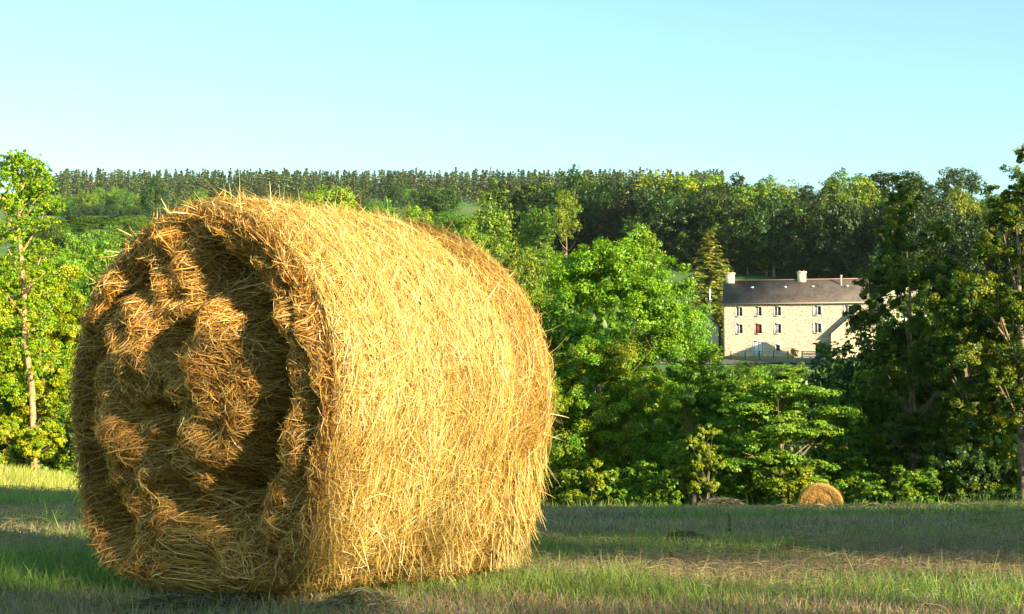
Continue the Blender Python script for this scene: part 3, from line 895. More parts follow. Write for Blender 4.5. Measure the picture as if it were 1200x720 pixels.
# valley-bottom wood between the field edge and the house
g = rng(620)
for i in range(60):
    px = g.uniform(640, 1230) if i < 48 else g.uniform(-30, 120); d = g.uniform(66, 150)
    x = (px - 600) / FPX * d
    lim = np.interp(px, [640, 780, 800, 1010, 1040, 1230], [330, 400, 429, 429, 330, 300]) + g.uniform(0, 45)
    z = gz1(x, d); H = min(at(px, lim, d).z - z, 15.0)
    if H < 3: continue
    ty = 490 - (z + H - EYE) / d * FPX
    place_tree(['mid', 'dark', 'olive', 'mid'][i % 4], px, ty, 2 * 3.9 / d * FPX * g.uniform(.7, 1.2), d, "leafy tree in the valley bottom beyond the edge of the mown field", "valley-bottom trees beyond the field", var=i)

for i in range(17):
    px = 838 + (i % 11) * 14 + (7 if i > 10 else 0) + g.uniform(-3, 3); d = g.uniform(165, 195) if i < 11 else g.uniform(196, 204)
    place_tree(['mid', 'bright', 'dark'][i % 3], px, g.uniform(425, 431), 36, d, "low leafy bush just below the lane in front of the stone house", "low bushes below the lane", var=i, name="bush", cat="bush")
for i in range(28):
    px = 40 + (i % 14) * 13 + g.uniform(-5, 5); d = 300 + 130 * (i // 14) + g.uniform(-30, 30)
    place_tree(['mid', 'dark', 'mid', 'bright'][i % 4], px, (264 if i < 14 else 255) + g.uniform(-5, 7), g.uniform(34, 50), d, "rounded dark green tree below the far pasture at upper left", "rounded trees below the far pasture", var=i)

# ------------------------------------------------------------------ grass, stubble and litter of the mown field
def under_bale(x, y):
    """inside the bale's footprint (local frame)"""
    dx = x - near_c.x; dy = y - near_c.y
    lx = dx * math.cos(PSI) - dy * math.sin(PSI); ly = dx * math.sin(PSI) + dy * math.cos(PSI)
    return (np.abs(lx) < 0.30) & (ly > 0.0) & (ly < BL)

def field_points(g, n, y0, y1, pw=1.0, half=0.36):
    # uniform in the view wedge with density falling with distance
    t = g.uniform(0, 1, n)
    y = (y0 ** pw + (y1 ** pw - y0 ** pw) * t) ** (1 / pw)
    x = g.uniform(-half, half, n) * (y + 1.0)
    k = ~under_bale(x, y)
    return x[k], y[k]

def greenness(x, y):
    p = np.stack([x, y * 0.55, x * 0], -1)
    v = vnoise(p, 71, 0.9) * 0.5 + vnoise(p, 72, 3.2) * 0.45 + vnoise(np.stack([x * .18, y, x * 0], -1), 73, 2.4) * 0.8
    return v

GREEN = np.array([[0.16, 0.27, 0.04], [0.22, 0.34, 0.05], [0.11, 0.20, 0.04], [0.28, 0.33, 0.06]])
DRY = np.array([[0.36, 0.27, 0.17], [0.34, 0.25, 0.13], [0.45, 0.36, 0.2], [0.27, 0.21, 0.13], [0.40, 0.26, 0.09]])
def blades(g, x, y, hgt, wid, lean, cols, K=4, curl=0.5):
    n = len(x)
    z = gz(x, y)
    az = g.uniform(0, 6.283, n)
    ln = np.abs(g.normal(0, 1, n)) * lean
    d = np.stack([np.cos(az) * np.sin(ln), np.sin(az) * np.sin(ln), np.cos(ln)], -1)
    t = np.linspace(0, 1, K)
    hz = np.stack([np.cos(az), np.sin(az), -0.6 * np.ones(n)], -1)
    P = np.stack([x, y, z - 0.005], -1)[:, None, :] + hgt[:, None, None] * (d[:, None, :] * t[None, :, None] + curl * hz[:, None, :] * (t ** 2)[None, :, None] * g.uniform(0, 1, (n, 1, 1)))
    side = norm(np.stack([g.normal(0, 1, n) + 1.2, g.normal(0, 1, n), g.normal(0, .2, n)], -1))
    V, F = ribbons(P, side, wid, 1 - 0.9 * t ** 1.5)
    return V, F, np.repeat(cols, K * 2, axis=0)

g = rng(800)
parts = []
# near green and dry blades
for (n, y0, y1, hs, ws) in ((120000, 4.0, 8.5, 1.0, 1.0), (120000, 8.5, 18.0, 1.1, 1.7), (110000, 18.0, 39.0, 1.25, 3.2)):
    x, y = field_points(g, n, y0, y1, 1.3)
    gr = greenness(x, y) * 1.15 + g.normal(0, 0.22, len(x))
    isg = gr > 0.22
    isg |= g.random(len(x)) < 0.10
    h = np.where(isg, g.uniform(0.03, 0.085, len(x)) * (1 + 0.45 * np.clip(gr, 0, 1.5)), g.uniform(0.02, 0.07, len(x))) * hs
    tall = g.random(len(x)) < 0.012
    tuft = vnoise(np.stack([x * 1.2, y, x * 0], -1), 76, 4.0) > 0.95
    h = np.where(tall, h * 2.0, h) * np.where(tuft & isg, 1.6, 1.0)
    w = g.uniform(0.002, 0.0042, len(x)) * ws
    cg = GREEN[g.integers(0, 4, len(x))]; cd = DRY[g.integers(0, 5, len(x))]
    c = np.where(isg[:, None], cg, cd) * g.uniform(0.85, 1.5, (len(x), 1))
    parts.append(blades(g, x, y, h, w, 0.42, c))
V, F, c = join_np(parts)
tag(link("grass", mesh_np("grass", V, F, M_grass, c)), "short green grass and pale stubble of the mown field", "grass", None, "stuff")

# lying dry litter left from the hay making
parts = []
for (n, y0, y1, ls, ws) in ((70000, 4.0, 9.0, 1.0, 1.1), (60000, 9.0, 20.0, 1.4, 2.0), (36000, 20.0, 39.0, 1.8, 3.4)):
    x, y = field_points(g, n, y0, y1, 1.3)
    v = vnoise(np.stack([x * .35, y, x * 0], -1), 75, 1.5) + g.normal(0, .35, len(x))
    k = v > 0.05
    x, y = x[k], y[k]; n = len(x)
    az = g.uniform(0, 6.283, n); L_ = g.uniform(0.04, 0.16, n) * ls
    t = np.linspace(-.5, .5, 4)
    d = np.stack([np.cos(az), np.sin(az), g.normal(0, .22, n)], -1)
    P = np.stack([x, y, gz(x, y) + g.uniform(0.01, 0.055, n) * ls], -1)[:, None, :] + L_[:, None, None] * d[:, None, :] * t[None, :, None]
    P[:, :, 2] -= (L_[:, None] * (t ** 2)[None, :] * 0.5)
    w = g.uniform(0.0016, 0.0034, n) * ws
    V, F = ribbons(P, norm(np.cross(d, np.array([0, 0, 1.0])) + g.normal(0, .5, (n, 3))), w, np.array([.8, 1, 1, .4]))
    parts.append((V, F, np.repeat(DRY[g.integers(0, 5, n)] * g.uniform(.7, 1.2, (n, 1)), 8, axis=0)))
V, F, c = join_np(parts)
tag(link("hay_litter", mesh_np("hay_litter", V, F, M_grass, c)), "dry cut grass lying in streaks over the field", "litter", None, "stuff")

# tall dry grass along the crest at right and the lit grass bank at left
parts = []
n = 16000
y = g.uniform(33, 41, n); x = g.uniform(0.02, 0.36, n) * y
h = g.uniform(0.06, 0.26, n) * (0.5 + 0.8 * (vnoise(np.stack([x, y * 0, x * 0], -1), 78, 2.0) > 0.1))
cc = np.where((g.random(n) < 0.55)[:, None], np.array([[0.62, 0.47, 0.22]]), np.array([[0.24, 0.32, 0.06]])) * g.uniform(.6, 1.2, (n, 1))
parts.append(blades(g, x, y, h, g.uniform(.007, .014, n), 0.35, cc))
n = 45000
y = g.uniform(38, 56, n); x = -g.uniform(0.2, 0.40, n) * y
h = g.uniform(0.15, 0.45, n)
cc = np.where((g.random(n) < 0.3)[:, None], np.array([[0.62, 0.50, 0.16]]), np.array([[0.34, 0.42, 0.04]])) * g.uniform(.7, 1.2, (n, 1))
parts.append(blades(g, x, y, h, g.uniform(.012, .022, n), 0.35, cc))
n = 30000
y = g.uniform(42, 49, n); x = g.uniform(-0.02, 0.36, n) * y
h = g.uniform(0.4, 1.0, n) * (0.6 + 0.5 * (vnoise(np.stack([x, y * 0, x * 0], -1), 79, 1.2) > 0))
k = ~((np.abs(x - 9.05) < 1.0) & (y < 48.2))
x, y, h = x[k], y[k], h[k]; n = len(x)
cc = np.where((g.random(n) < 0.2)[:, None], np.array([[0.45, 0.40, 0.08]]), np.array([[0.17, 0.30, 0.03]])) * g.uniform(.6, 1.2, (n, 1))
parts.append(blades(g, x, y, h, g.uniform(.02, .05, n), 0.3, cc))
V, F, c = join_np(parts)
tag(link("tall_grass", mesh_np("tall_grass", V, F, M_grass, c)), "tall rough grass and weeds along the edge of the field", "grass", None, "stuff")

# heap of old hay and small leftover tufts
def hay_heap(px, py, y, wpx, hpx, label, seed, cols, n=5000, name="hay_heap", strand=1.0, group=None):
    g = rng(seed)
    q = at(px, py, y)
    hw = wpx / 2 / FPX * y; hh = hpx / FPX * y
    z0 = gz1(q.x, y)
    gx = np.linspace(-1.15, 1.15, 40); gy = np.linspace(-1.15, 1.15, 24)
    A, B = np.meshgrid(gx, gy, indexing='ij')
    def hf(a, b):
        r2 = a * a + b * b
        p = np.stack([a, b, a * 0], -1).reshape(-1, 3)
        return hh * (np.exp(-r2 * 2.2) * (1 + 0.3 * vnoise(p, seed, 3.0).reshape(a.shape)))
    Zh = hf(A, B) - 0.08 * hh * (A * A + B * B) - hh * .08
    idx = np.arange(A.size).reshape(A.shape)
    F1 = np.stack([idx[:-1, :-1], idx[1:, :-1], idx[1:, 1:], idx[:-1, 1:]], -1).reshape(-1, 4)
    V1 = np.stack([A * hw, B * hw * .6, Zh], -1).reshape(-1, 3)
    a = g.normal(0, .5, n).clip(-1.2, 1.2); b = g.normal(0, .5, n).clip(-1.2, 1.2)
    az = g.uniform(0, 6.28, n); Ln = g.uniform(.1, .28, n) * strand
    d = np.stack([np.cos(az), np.sin(az), g.normal(0, .25, n)], -1)
    t = np.linspace(-.5, .5, 4)
    P = np.stack([a * hw, b * hw * .6, hf(a, b) + g.uniform(-.01, .03, n) * strand], -1)[:, None, :] + Ln[:, None, None] * d[:, None, :] * t[None, :, None]
    P[:, :, 2] -= Ln[:, None] * (t ** 2)[None, :] * .7
    V2, F2 = ribbons(P, norm(g.normal(0, 1, (n, 3))), g.uniform(.004, .009, n) * strand, np.array([.8, 1, 1, .4]))
    cols = np.array(cols)
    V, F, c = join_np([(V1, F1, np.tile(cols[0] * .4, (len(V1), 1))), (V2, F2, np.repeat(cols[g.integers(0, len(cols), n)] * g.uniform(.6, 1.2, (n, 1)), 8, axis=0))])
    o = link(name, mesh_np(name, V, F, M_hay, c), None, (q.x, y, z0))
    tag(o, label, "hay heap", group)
BROWN = [(0.13, 0.10, 0.075), (0.22, 0.17, 0.11), (0.09, 0.075, 0.05), (0.14, 0.16, 0.06)]
hay_heap(842, 596, 30.0, 100, 30, "dark brown heap of old hay lying on the crest left of the small bale", 901, BROWN, 7000, strand=1.3)
hay_heap(803, 640, 8.3, 84, 15, "low brown clump of rotting hay in the middle of the shaded grass", 902, BROWN, 3000, strand=0.5)
hay_heap(935, 652, 7.6, 150, 11, "flat brown swath of dead grass nearest the right foreground", 903, BROWN, 3200, strand=0.5)
hay_heap(478, 664, 6.35, 70, 14, "little pile of fallen golden hay at the foot of the big bale", 905, [(0.6, 0.38, 0.1), (0.4, 0.22, 0.06), (0.5, 0.4, 0.15)], 1500, strand=0.4)
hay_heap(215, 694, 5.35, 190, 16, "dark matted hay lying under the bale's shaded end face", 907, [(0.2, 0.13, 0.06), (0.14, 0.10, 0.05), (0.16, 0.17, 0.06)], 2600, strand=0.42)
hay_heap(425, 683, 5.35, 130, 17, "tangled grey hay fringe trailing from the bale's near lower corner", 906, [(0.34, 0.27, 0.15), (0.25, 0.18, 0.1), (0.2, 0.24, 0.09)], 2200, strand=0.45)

def weed(px, py, y, h, label, seed):
    g = rng(seed)
    q = at(px, py, y)
    V, F = tube_np([(0, 0, -.03), (0.01, 0, h * .5), (0.0, 0.0, h)], [.004 * y / 12, .003 * y / 12, .0015], 5)
    root = thing("dock_weed", label, "weed", (q.x, y, gz1(q.x, y)), 0)
    link("stem", mesh_np("stem", V, F, M_stem, None), root)
    n = 110
    P = np.stack([g.normal(0, .005 * y / 12, n), g.normal(0, .005, n), g.uniform(h * .5, h, n)], -1)
    V, F, c = leaf_quads(P, norm(g.normal(0, 1, (n, 3))), g.uniform(.007, .014, n) * y / 12, g, np.tile([.09, .06, .03], (n, 1)))
    link("seed_head", mesh_np("seed_head", V, F, M_leaf, c), root)
M_stem = noise_mat("weed_stem", (.08, .06, .03), (.14, .1, .05), 20, bump=0)
weed(855, 642, 8.1, 0.17, "dark dead weed stalk standing below the brown heap", 1)
weed(957, 606, 20.0, 0.22, "dark weed stalk in front of the small distant bale", 2)
weed(786, 662, 6.9, 0.08, "short dead weed stalk in the grass right of the big bale", 3)

# ------------------------------------------------------------------ the stone house
def stone_mat(name, c1, c2, mortar, scale=2.2):
    m, nt, N, L, out = mat(name)
    tc = N.new("ShaderNodeTexCoord")
    mp = N.new("ShaderNodeMapping"); mp.inputs["Scale"].default_value = (1, 1, 1.7)
    L.new(tc.outputs["Object"], mp.inputs[0])
    vo = N.new("ShaderNodeTexVoronoi"); vo.inputs["Scale"].default_value = scale
    ve = N.new("ShaderNodeTexVoronoi"); ve.feature = 'DISTANCE_TO_EDGE'; ve.inputs["Scale"].default_value = scale
    L.new(mp.outputs[0], vo.inputs["Vector"]); L.new(mp.outputs[0], ve.inputs["Vector"])
    sep = N.new("ShaderNodeSeparateColor"); L.new(vo.outputs["Color"], sep.inputs[0])
    cr = N.new("ShaderNodeValToRGB")
    cr.color_ramp.elements[0].color = (*c1, 1); cr.color_ramp.elements[1].color = (*c2, 1)
    e = cr.color_ramp.elements.new(0.35); e.color = tuple((a * .4 + b * .6) for a, b in zip(c1, c2)) + (1,)
    L.new(sep.outputs[0], cr.inputs[0])
    mr = N.new("ShaderNodeMapRange"); mr.inputs[1].default_value = 0.02; mr.inputs[2].default_value = 0.10
    L.new(ve.outputs["Distance"], mr.inputs[0])
    mx = N.new("ShaderNodeMix"); mx.data_type = 'RGBA'
    mx.inputs[6].default_value = (*mortar, 1)
    L.new(mr.outputs[0], mx.inputs[0]); L.new(cr.outputs[0], mx.inputs[7])
    p = N.new("ShaderNodeBsdfPrincipled"); p.inputs["Roughness"].default_value = 0.95; p.inputs["Specular IOR Level"].default_value = 0.1
    L.new(mx.outputs[2], p.inputs["Base Color"])
    b = N.new("ShaderNodeBump"); b.inputs["Strength"].default_value = 0.5; b.inputs["Distance"].default_value = 0.05
    L.new(ve.outputs["Distance"], b.inputs["Height"]); L.new(b.outputs[0], p.inputs["Normal"])
    L.new(p.outputs[0], out.inputs[0])
    return m
def flat_mat(name, c, rough=0.7, spec=0.3):
    m, nt, N, L, out = mat(name)
    tc = N.new("ShaderNodeTexCoord"); nz = N.new("ShaderNodeTexNoise"); nz.inputs["Scale"].default_value = 3; nz.inputs["Detail"].default_value = 6
    L.new(tc.outputs["Object"], nz.inputs["Vector"])
    mr = N.new("ShaderNodeMapRange"); mr.inputs[3].default_value = 0.82; mr.inputs[4].default_value = 1.1
    L.new(nz.outputs[0], mr.inputs[0])
    hs = N.new("ShaderNodeHueSaturation"); hs.inputs["Color"].default_value = (*c, 1)
    L.new(mr.outputs[0], hs.inputs["Value"])
    p = N.new("ShaderNodeBsdfPrincipled"); p.inputs["Roughness"].default_value = rough; p.inputs["Specular IOR Level"].default_value = spec
    L.new(hs.outputs[0], p.inputs["Base Color"]); L.new(p.outputs[0], out.inputs[0])
    return m
M_stone = stone_mat("rubble_stone", (0.27, 0.17, 0.12), (0.72, 0.55, 0.43), (0.66, 0.52, 0.41), 4.6)
M_render = flat_mat("cream_render", (0.70, 0.54, 0.38), 0.9, 0.1)
M_dress = flat_mat("pale_granite", (0.66, 0.60, 0.50), 0.85, 0.1)
M_slate = noise_mat("slate", (0.06, 0.048, 0.044), (0.11, 0.086, 0.078), 2.5, rough=0.6, bump=0.3, bscale=14, bdist=.03, c3=(0.12, 0.10, 0.085), scale2=0.5)
M_white = flat_mat("white_paint", (0.78, 0.78, 0.80), 0.5)
M_glass = flat_mat("dark_glass", (0.03, 0.035, 0.045), 0.12, 0.5)
M_curtain = flat_mat("net_curtain", (0.42, 0.42, 0.45), 0.8)
M_red = flat_mat("brown_red_shutter", (0.16, 0.035, 0.02), 0.6)
M_dark = flat_mat("dark_metal", (0.06, 0.06, 0.065), 0.5)
M_zinc = flat_mat("zinc", (0.35, 0.37, 0.40), 0.4)
M_asphalt = noise_mat("lane_asphalt", (0.10, 0.095, 0.09), (0.16, 0.15, 0.14), 2, bump=0.1)

HB = R_(12)
qh = at(848, 418, 225)
HX, HY = qh.x, 225.0
HZ = at(848, 420, 225).z
WL, WD, WH, RH = 19.8, 7.4, 7.75, 3.2
house = thing("stone_house", "long three-storey stone farmhouse with dark slate roof across the valley", "house", (HX, HY, HZ), HB)
# the house turns its right end towards the camera: local +x runs right and slightly nearer
house.rotation_euler = (0, 0, -HB)

openings = []   # (x0,x1,z0,z1)
for x in (2.2, 4.85, 7.5, 12.95, 17.1):
    openings.append((x - .44, x + .44, 5.85, 7.1))
for x in (2.2, 4.85, 7.5, 12.95):
    openings.append((x - .44, x + .44, 3.4, 4.7))
openings.append((7.15, 7.75, 0.95, 1.8))
openings.append((4.15, 5.45, 0.0, 2.25))
openings.append((12.6, 13.8, 0.0, 1.8))

def wall_with_openings(x0, x1, z0, z1, ops, y=0.0, depth=0.35):
    """front wall sheet cut by the openings, with reveals"""
    xs = sorted({x0, x1, *[o[0] for o in ops], *[o[1] for o in ops]})
    zs = sorted({z0, z1, *[o[2] for o in ops], *[o[3] for o in ops]})
    V, F = [], []
    def quad(*p):
        i = len(V); V.extend(p); F.append([i, i + 1, i + 2, i + 3])
    for a, b in zip(xs[:-1], xs[1:]):
        for c, d in zip(zs[:-1], zs[1:]):
            mx, mz = (a + b) / 2, (c + d) / 2
            if any(o[0] < mx < o[1] and o[2] < mz < o[3] for o in ops):
                continue
            quad((a, y, c), (b, y, c), (b, y, d), (a, y, d))
    for (a, b, c, d) in ops:
        quad((a, y, c), (a, y, d), (a, y + depth, d), (a, y + depth, c))
        quad((b, y, c), (b, y + depth, c), (b, y + depth, d), (b, y, d))
        quad((a, y, d), (b, y, d), (b, y + depth, d), (a, y + depth, d))
        quad((a, y, c), (a, y + depth, c), (b, y + depth, c), (b, y, c))
    return V, F
V, F = wall_with_openings(0, WL, -2.5, WH, openings)
i = len(V)
V += [(0, 0, -2.5), (0, WD, -2.5), (0, WD, WH), (0, 0, WH), (WL, 0, -2.5), (WL, WD, -2.5), (WL, WD, WH), (WL, 0, WH)]
F += [[i, i + 3, i + 2, i + 1], [i + 4, i + 5, i + 6, i + 7], [i + 1, i + 2, i + 6, i + 5]]
i = len(V)
V += [(0, 0, WH), (0, WD / 2, WH + RH), (0, WD / 2, WH + RH), (0, WD, WH), (WL, 0, WH), (WL, WD, WH), (WL, WD / 2, WH + RH), (WL, WD / 2, WH + RH)]
F += [[i, i + 1, i + 2, i + 3], [i + 4, i + 5, i + 6, i + 7]]
link("wall", mesh_np("wall", V, F, M_stone), house)
# roof: two thick slopes
ov = 0.35
ez = WH - ov * RH / (WD / 2)
def roof_np(x0, x1, y0, y1, ez, rz, th=0.16):
    ym = (y0 + y1) / 2
    V = [(x0, y0, ez), (x1, y0, ez), (x1, ym, rz), (x0, ym, rz), (x0, y1, ez), (x1, y1, ez)]
    V += [(a, b, c + th) for a, b, c in V]
    F = [[6, 7, 8, 9], [9, 8, 11, 10], [0, 3, 2, 1], [3, 4, 5, 2], [0, 1, 7, 6], [4, 10, 11, 5], [0, 6, 9, 3], [3, 9, 10, 4], [1, 2, 8, 7], [2, 5, 11, 8]]
    return np.array(V, float), np.array(F)
V, F = roof_np(-0.15, WL + .15, -ov, WD + ov, ez + .03, WH + RH + .03)
roof = link("roof", mesh_np("roof", V, F, M_slate), house)
def part_boxes(name, bs, m, parent, loc=None):
    V, F = boxes_np(bs)
    return link(name, mesh_np(name, V, F, m), parent, loc)
part_boxes("ridge_tiles", [(-.18, WL + .18, WD / 2 - .14, WD / 2 + .14, WH + RH + .12, WH + RH + .25)], flat_mat("clay_ridge", (0.30, 0.20, 0.15), .9), roof)
part_boxes("gutter", [(-.15, WL + .15, -ov - .14, -ov - .01, ez - .02, ez + .13)], flat_mat("gutter_paint", (0.42, 0.30, 0.24), .6), roof)
for (cx, w) in ((0.72, 1.25), (10.75, 1.2)):
    ch = part_boxes("chimney", [(cx - w / 2, cx + w / 2, WD / 2 - .45, WD / 2 + .45, WH + RH - 1.0, WH + RH + 1.1)], M_render, roof)
    part_boxes("chimney_cap", [(cx - w / 2 - .1, cx + w / 2 + .1, WD / 2 - .55, WD / 2 + .55, WH + RH + 1.1, WH + RH + 1.28)], M_dress, roof)
    Vp, Fp = join_np([tube_np([(cx + o, WD / 2, WH + RH + 1.27), (cx + o, WD / 2, WH + RH + 1.48)], [.13, .11], 10) for o in (-.3, .3)])[:2]
    link("chimney_pot", mesh_np("chimney_pot", Vp, Fp, flat_mat("terracotta", (.35, .14, .08), .8)), roof)
Vp, Fp, _ = join_np([tube_np([(16.2, 2.6, WH + 2.0), (16.2, 2.6, WH + RH + .45)], [.09, .09], 10), tube_np([(16.2, 2.6, WH + RH + .42), (16.2, 2.6, WH + RH + .62)], [.15, .14], 10)])
link("flue", mesh_np("flue", Vp, Fp, M_white, None), roof)
for x in (3.9, 8.5, 12.3, 17.0):
    yy = 2.35; zz = WH + yy * RH / (WD / 2) + .16
    part_boxes("roof_vent", [(x - .2, x + .2, yy - .16, yy + .16, zz, zz + .17)], M_white, roof)

for k, (a, b, c, d) in enumerate(openings[:10]):
    wide = 0.22 if k in (3, 4, 8) else 0.12
    s = part_boxes("window", [(a - wide, a - .003, -.03, .20, c - .14, d + .2), (b + .003, b + wide, -.03, .20, c - .14, d + .2), (a - .003, b + .003, -.035, .20, d + .002, d + .2), (a - .003, b + .003, -.09, .20, c - .14, c - .002)], M_dress, house)
    mx = (a + b) / 2
    part_boxes("frame", [(a, a + .07, .18, .26, c, d), (b - .07, b, .18, .26, c, d), (a + .07, b - .07, .18, .26, d - .07, d), (a + .07, b - .07, .18, .26, c, c + .07)] + ([(mx - .04, mx + .04, .17, .25, c + .07, d - .07)] if b - a > .8 and k != 6 else []), M_red if k == 6 else M_white, s)
    if k == 6:
        part_boxes("shutter", [(a + .08, mx + .1, .20, .24, c + .08, d - .08), (mx + .12, b - .08, .20, .24, c + .08, d - .08)], M_red, s)
    else:
        part_boxes("pane", [(a + .05, b - .05, .265, .275, c + .05, d - .05)], M_glass, s)
        if b - a > .8:
            sgn = k % 2
            part_boxes("curtain", [((a + .08 if sgn else mx - .12), (mx - .05 if sgn else mx - .05) if sgn else b - .42, .255, .262, c + .1, d - .1)], M_curtain, s)
dr = part_boxes("door", [(4.2, 4.78, .12, .2, 0.02, 2.2), (4.82, 5.4, .12, .2, 0.02, 2.2)], M_white, house)
part_boxes("door_frame", [(4.05, 4.149, -.04, .2, -.05, 2.4), (5.451, 5.55, -.04, .2, -.05, 2.4), (4.149, 5.451, -.04, .2, 2.252, 2.4)], M_white, dr)
part_boxes("handle", [(4.7, 4.74, .06, .12, 1.0, 1.15)], M_dark, dr)
part_boxes("garage_opening", [(12.6, 13.8, .33, .4, 0, 1.8)], M_dark, house)
part_boxes("lintel", [(12.3, 14.1, -.05, .2, 1.81, 2.05)], flat_mat("oak_lintel", (.12, .06, .035)), house)
Vp, Fp = tube_np([(0.12, -.12, -.5), (0.12, -.12, ez)], [.06, .06], 8)
link("drainpipe", mesh_np("drainpipe", Vp, Fp, M_dark, None), house)
# front wing with a rendered gable end, lit by the sun
V = [(14.75, -1.0, -2.5), (22.3, -1.0, -2.5), (22.3, -1.0, 3.2), (18.55, -1.0, 6.55), (14.75, -1.0, 3.2), (14.75, -.03, -2.5), (22.3, -.03, -2.5), (22.3, -.03, 3.2), (18.55, -.03, 6.55), (14.75, -.03, 3.2)]
me = bpy.data.meshes.new("wing_wall"); me.from_pydata(V, [], [[0, 1, 2, 3, 4], [0, 4, 9, 5], [1, 6, 7, 2], [5, 9, 8, 7, 6], [2, 7, 8, 3], [3, 8, 9, 4]]); me.materials.append(M_render)
link("wing", me, house)
V, F = [], []
for (xa, za, xb, zb) in ((14.45, 2.93, 18.55, 6.60), (22.6, 2.93, 18.55, 6.60)):
    i = len(V)
    V += [(xa, -1.15, za), (xb, -1.15, zb), (xb, -.04, zb), (xa, -.04, za), (xa, -1.15, za + .16), (xb, -1.15, zb + .16), (xb, -.04, zb + .16), (xa, -.04, za + .16)]
    F += [[i, i + 1, i + 2, i + 3], [i + 4, i + 7, i + 6, i + 5], [i, i + 4, i + 5, i + 1], [i, i + 3, i + 7, i + 4], [i + 2, i + 6, i + 7, i + 3]]
link("wing_roof", mesh_np("wing_roof", V, F, M_slate), house)

# small building against the left end of the house
sh = thing("outbuilding", "small white-gabled outbuilding peeping out at the left end of the house", "outbuilding", (HX - 3.6, HY + 3.2, HZ - .4), -HB)
me = bpy.data.meshes.new("wall"); me.from_pydata([(0, 0, -2), (3.3, 0, -2), (3.3, 0, 5.0), (1.65, 0, 6.4), (0, 0, 5.0), (0, 5, -2), (3.3, 5, -2), (3.3, 5, 5.0), (1.65, 5, 6.4), (0, 5, 5.0)], [], [[0, 1, 2, 3, 4], [0, 4, 9, 5], [1, 6, 7, 2], [5, 9, 8, 7, 6], [2, 7, 8, 3], [3, 8, 9, 4]]); me.materials.append(M_render)
link("wall", me, sh)
V, F = [], []
for (xa, xb) in ((-.25, 1.65), (3.55, 1.65)):
    i = len(V); za, zb = 4.85, 6.45
    V += [(xa, -.25, za), (xb, -.25, zb), (xb, 5.2, zb), (xa, 5.2, za), (xa, -.25, za + .14), (xb, -.25, zb + .14), (xb, 5.2, zb + .14), (xa, 5.2, za + .14)]
    F += [[i, i + 1, i + 2, i + 3], [i + 4, i + 7, i + 6, i + 5], [i, i + 4, i + 5, i + 1], [i, i + 3, i + 7, i + 4], [i + 2, i + 6, i + 7, i + 3]]
link("roof", mesh_np("roof", V, F, M_slate), sh)

# stone cottage hidden behind the tall dark tree
qc = at(1034, 392, 200)
ct = thing("stone_cottage", "pale stone cottage glimpsed through the leaves of the tall dark tree", "house", (qc.x, 200, qc.z - 1), -R_(8))
cw = 61 / FPX * 200
me = bpy.data.meshes.new("wall"); hw_, ha = 5.6, 7.6
me.from_pydata([(0, 0, -4), (cw, 0, -4), (cw, 0, hw_), (cw / 2, 0, ha), (0, 0, hw_), (0, 9, -4), (cw, 9, -4), (cw, 9, hw_), (cw / 2, 9, ha), (0, 9, hw_)], [], [[0, 1, 2, 3, 4], [0, 4, 9, 5], [1, 6, 7, 2], [5, 9, 8, 7, 6], [2, 7, 8, 3], [3, 8, 9, 4]]); me.materials.append(stone_mat("cottage_stone", (.4, .3, .22), (.75, .66, .52), (.6, .52, .42)))
link("wall", me, ct)
V, F = [], []
for (xa, xb) in ((-.3, cw / 2), (cw + .3, cw / 2)):
    i = len(V); za, zb = hw_ - .15, ha + .05
    V += [(xa, -.3, za), (xb, -.3, zb), (xb, 9.3, zb), (xa, 9.3, za), (xa, -.3, za + .15), (xb, -.3, zb + .15), (xb, 9.3, zb + .15), (xa, 9.3, za + .15)]
    F += [[i, i + 1, i + 2, i + 3], [i + 4, i + 7, i + 6, i + 5], [i, i + 4, i + 5, i + 1], [i, i + 3, i + 7, i + 4], [i + 2, i + 6, i + 7, i + 3]]
link("roof", mesh_np("roof", V, F, M_slate), ct)

# lane and yard in front of the house
def strip(name, pts, w, m, dz=0.06, n=60):
    pts = np.array(pts, float)
    t = np.linspace(0, len(pts) - 1, n)
    P = np.stack([np.interp(t, np.arange(len(pts)), pts[:, k]) for k in range(2)], -1)
    T = norm(np.gradient(P, axis=0)); Nn = np.stack([-T[:, 1], T[:, 0]], -1)
    rows_ = []
    for s in np.linspace(-.5, .5, 5):
        q = P + Nn * w * s
        rows_.append(np.stack([q[:, 0], q[:, 1], gz(q[:, 0], q[:, 1]) + dz], -1))
    V = np.stack(rows_, 1)
    idx = np.arange(n * 5).reshape(n, 5)
    F = np.stack([idx[:-1, :-1], idx[1:, :-1], idx[1:, 1:], idx[:-1, 1:]], -1).reshape(-1, 4)
    return tag(link(name, mesh_np(name, V.reshape(-1, 3), F, m, smooth=True)), kind="structure")
strip("road", [(HX - 14, HY - 11.5), (HX, HY - 10.6), (HX + 10, HY - 10.8), (HX + 18, HY - 12), (HX + 32, HY - 15)], 4.6, M_asphalt, 0.12)

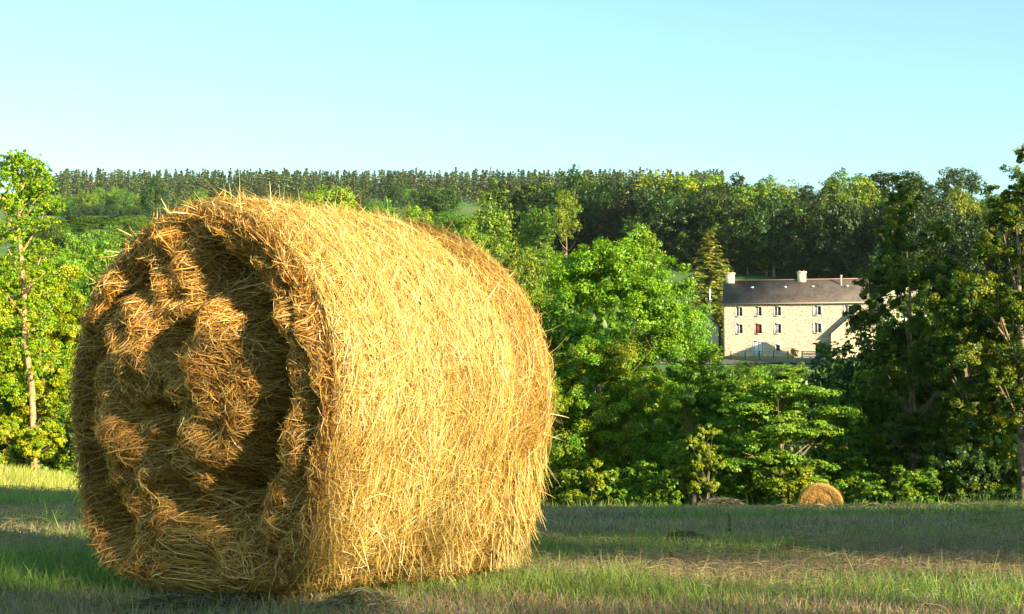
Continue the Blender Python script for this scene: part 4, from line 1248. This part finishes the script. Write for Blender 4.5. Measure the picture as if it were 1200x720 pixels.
# post and wire fence along the lane
fz = thing("wire_fence", "thin dark post and wire fence along the lane before the house", "fence", (HX, HY - 7.5, 0))
fx = [i * 1.9 for i in range(11)]
tops = []
for x in fx:
    yy = -0.12 * x * .4
    zb = gz1(HX + x, HY - 7.5 + yy)
    part_boxes("post", [(x - .06, x + .06, yy - .06, yy + .06, zb - .3, zb + 1.15)], M_dark, fz)
    tops.append((x, yy, zb))
Vp, Fp, _ = join_np([tube_np([(a, b - .07, c + h) for a, b, c in tops], [.02] * len(tops), 4) for h in (.4, .75, 1.08)])
link("wire", mesh_np("wire", Vp, Fp, M_zinc), fz)
gt = thing("field_gate", "blue-grey metal gate beside the lane below the house", "gate", (HX + 9.6, HY - 7.9, gz1(HX + 9.6, HY - 7.9)), -R_(8))
part_boxes("gate_bars", [(0, 2.6, 0, .05, .12 + .22 * k, .24 + .22 * k) for k in range(5)], M_zinc, gt)
part_boxes("gate_frame", [(-.06, 0, -.03, .08, 0, 1.25), (2.6, 2.66, -.03, .08, 0, 1.25)], M_zinc, gt)
# white pole left of the house
qp = at(832, 358, 228)
pl = thing("pole", "slim white pole standing beneath the golden-brown spruce", "pole", (qp.x, 228, gz1(qp.x, 228)))
hp = at(832, 339, 228).z - gz1(qp.x, 228)
Vp, Fp = tube_np([(0, 0, -.3), (0, 0, hp)], [.13, .10], 8)
link("shaft", mesh_np("shaft", Vp, Fp, M_white), pl)
Vp, Fp = tube_np([(0, 0, hp), (0, 0, hp + .1)], [.14, .08], 8)
link("cap", mesh_np("cap", Vp, Fp, M_zinc), pl)
# shrub trained against the house wall
def small_bush(name, label, loc, r, cols, seed, n=2500, size=.12):
    g = rng(seed)
    V, F, c, LC = crown_np(g, (0, 0, r[2]), r, 14, r[0] * .5, 8, n, size, cols)
    root = thing(name, label, "bush", loc)
    link("foliage", mesh_np("foliage", V, F, M_leaf, c), root)
    V, F = limbs_np(g, (0, 0, -.1), (0, 0, r[2] * 1.4), .04, LC, 5, sub=False)
    link("stem", mesh_np("stem", V, F, M_bark), root)
ca, sa = math.cos(-HB), math.sin(-HB)
def hl(x, y): return (HX + x * ca - y * sa, HY + x * sa + y * ca)
bx, by = hl(9.7, -.8)
small_bush("bush", "yellow-green bush growing against the foot of the stone house", (bx, by, HZ - .1), (.6, .5, .75), YELLOW, 41)
bx, by = hl(14.0, -6.0)
small_bush("bush", "dark green bush before the cream gable of the house", (bx, by, gz1(bx, by)), (1.3, 1.2, 1.2), DEEP, 42, 7000, .2)
bx, by = hl(-1.5, -5.5)
small_bush("bush", "green bush by the lane at the left corner of the house", (bx, by, gz1(bx, by)), (1.6, 1.5, 1.1), BRIGHT, 43, 6000, .2)
# sign post by the hilltop oak
qp = at(1112, 234, 480)
po = part_boxes("fence_post", [(-.25, .25, -.15, .15, -1, 4.5)], M_dress, None, (qp.x, 480, gz1(qp.x, 480)))
tag(po, "pale post on the hilltop pasture beside the lone oak", "post")

# ------------------------------------------------------------------ haze: the air of the whole valley
hz = boxes_np([(-700, 700, -60, 1450, -16, 215)])
m, nt, N, L, out = mat("air")
pv = N.new("ShaderNodeVolumePrincipled")
pv.inputs["Color"].default_value = (0.80, 0.92, 1.0, 1)
pv.inputs["Density"].default_value = 0.00004
pv.inputs["Anisotropy"].default_value = 0.1
L.new(pv.outputs[0], out.inputs["Volume"])
tag(link("haze", mesh_np("haze", hz[0], hz[1], m)), "thin pale haze in the valley air", "haze", None, "stuff")
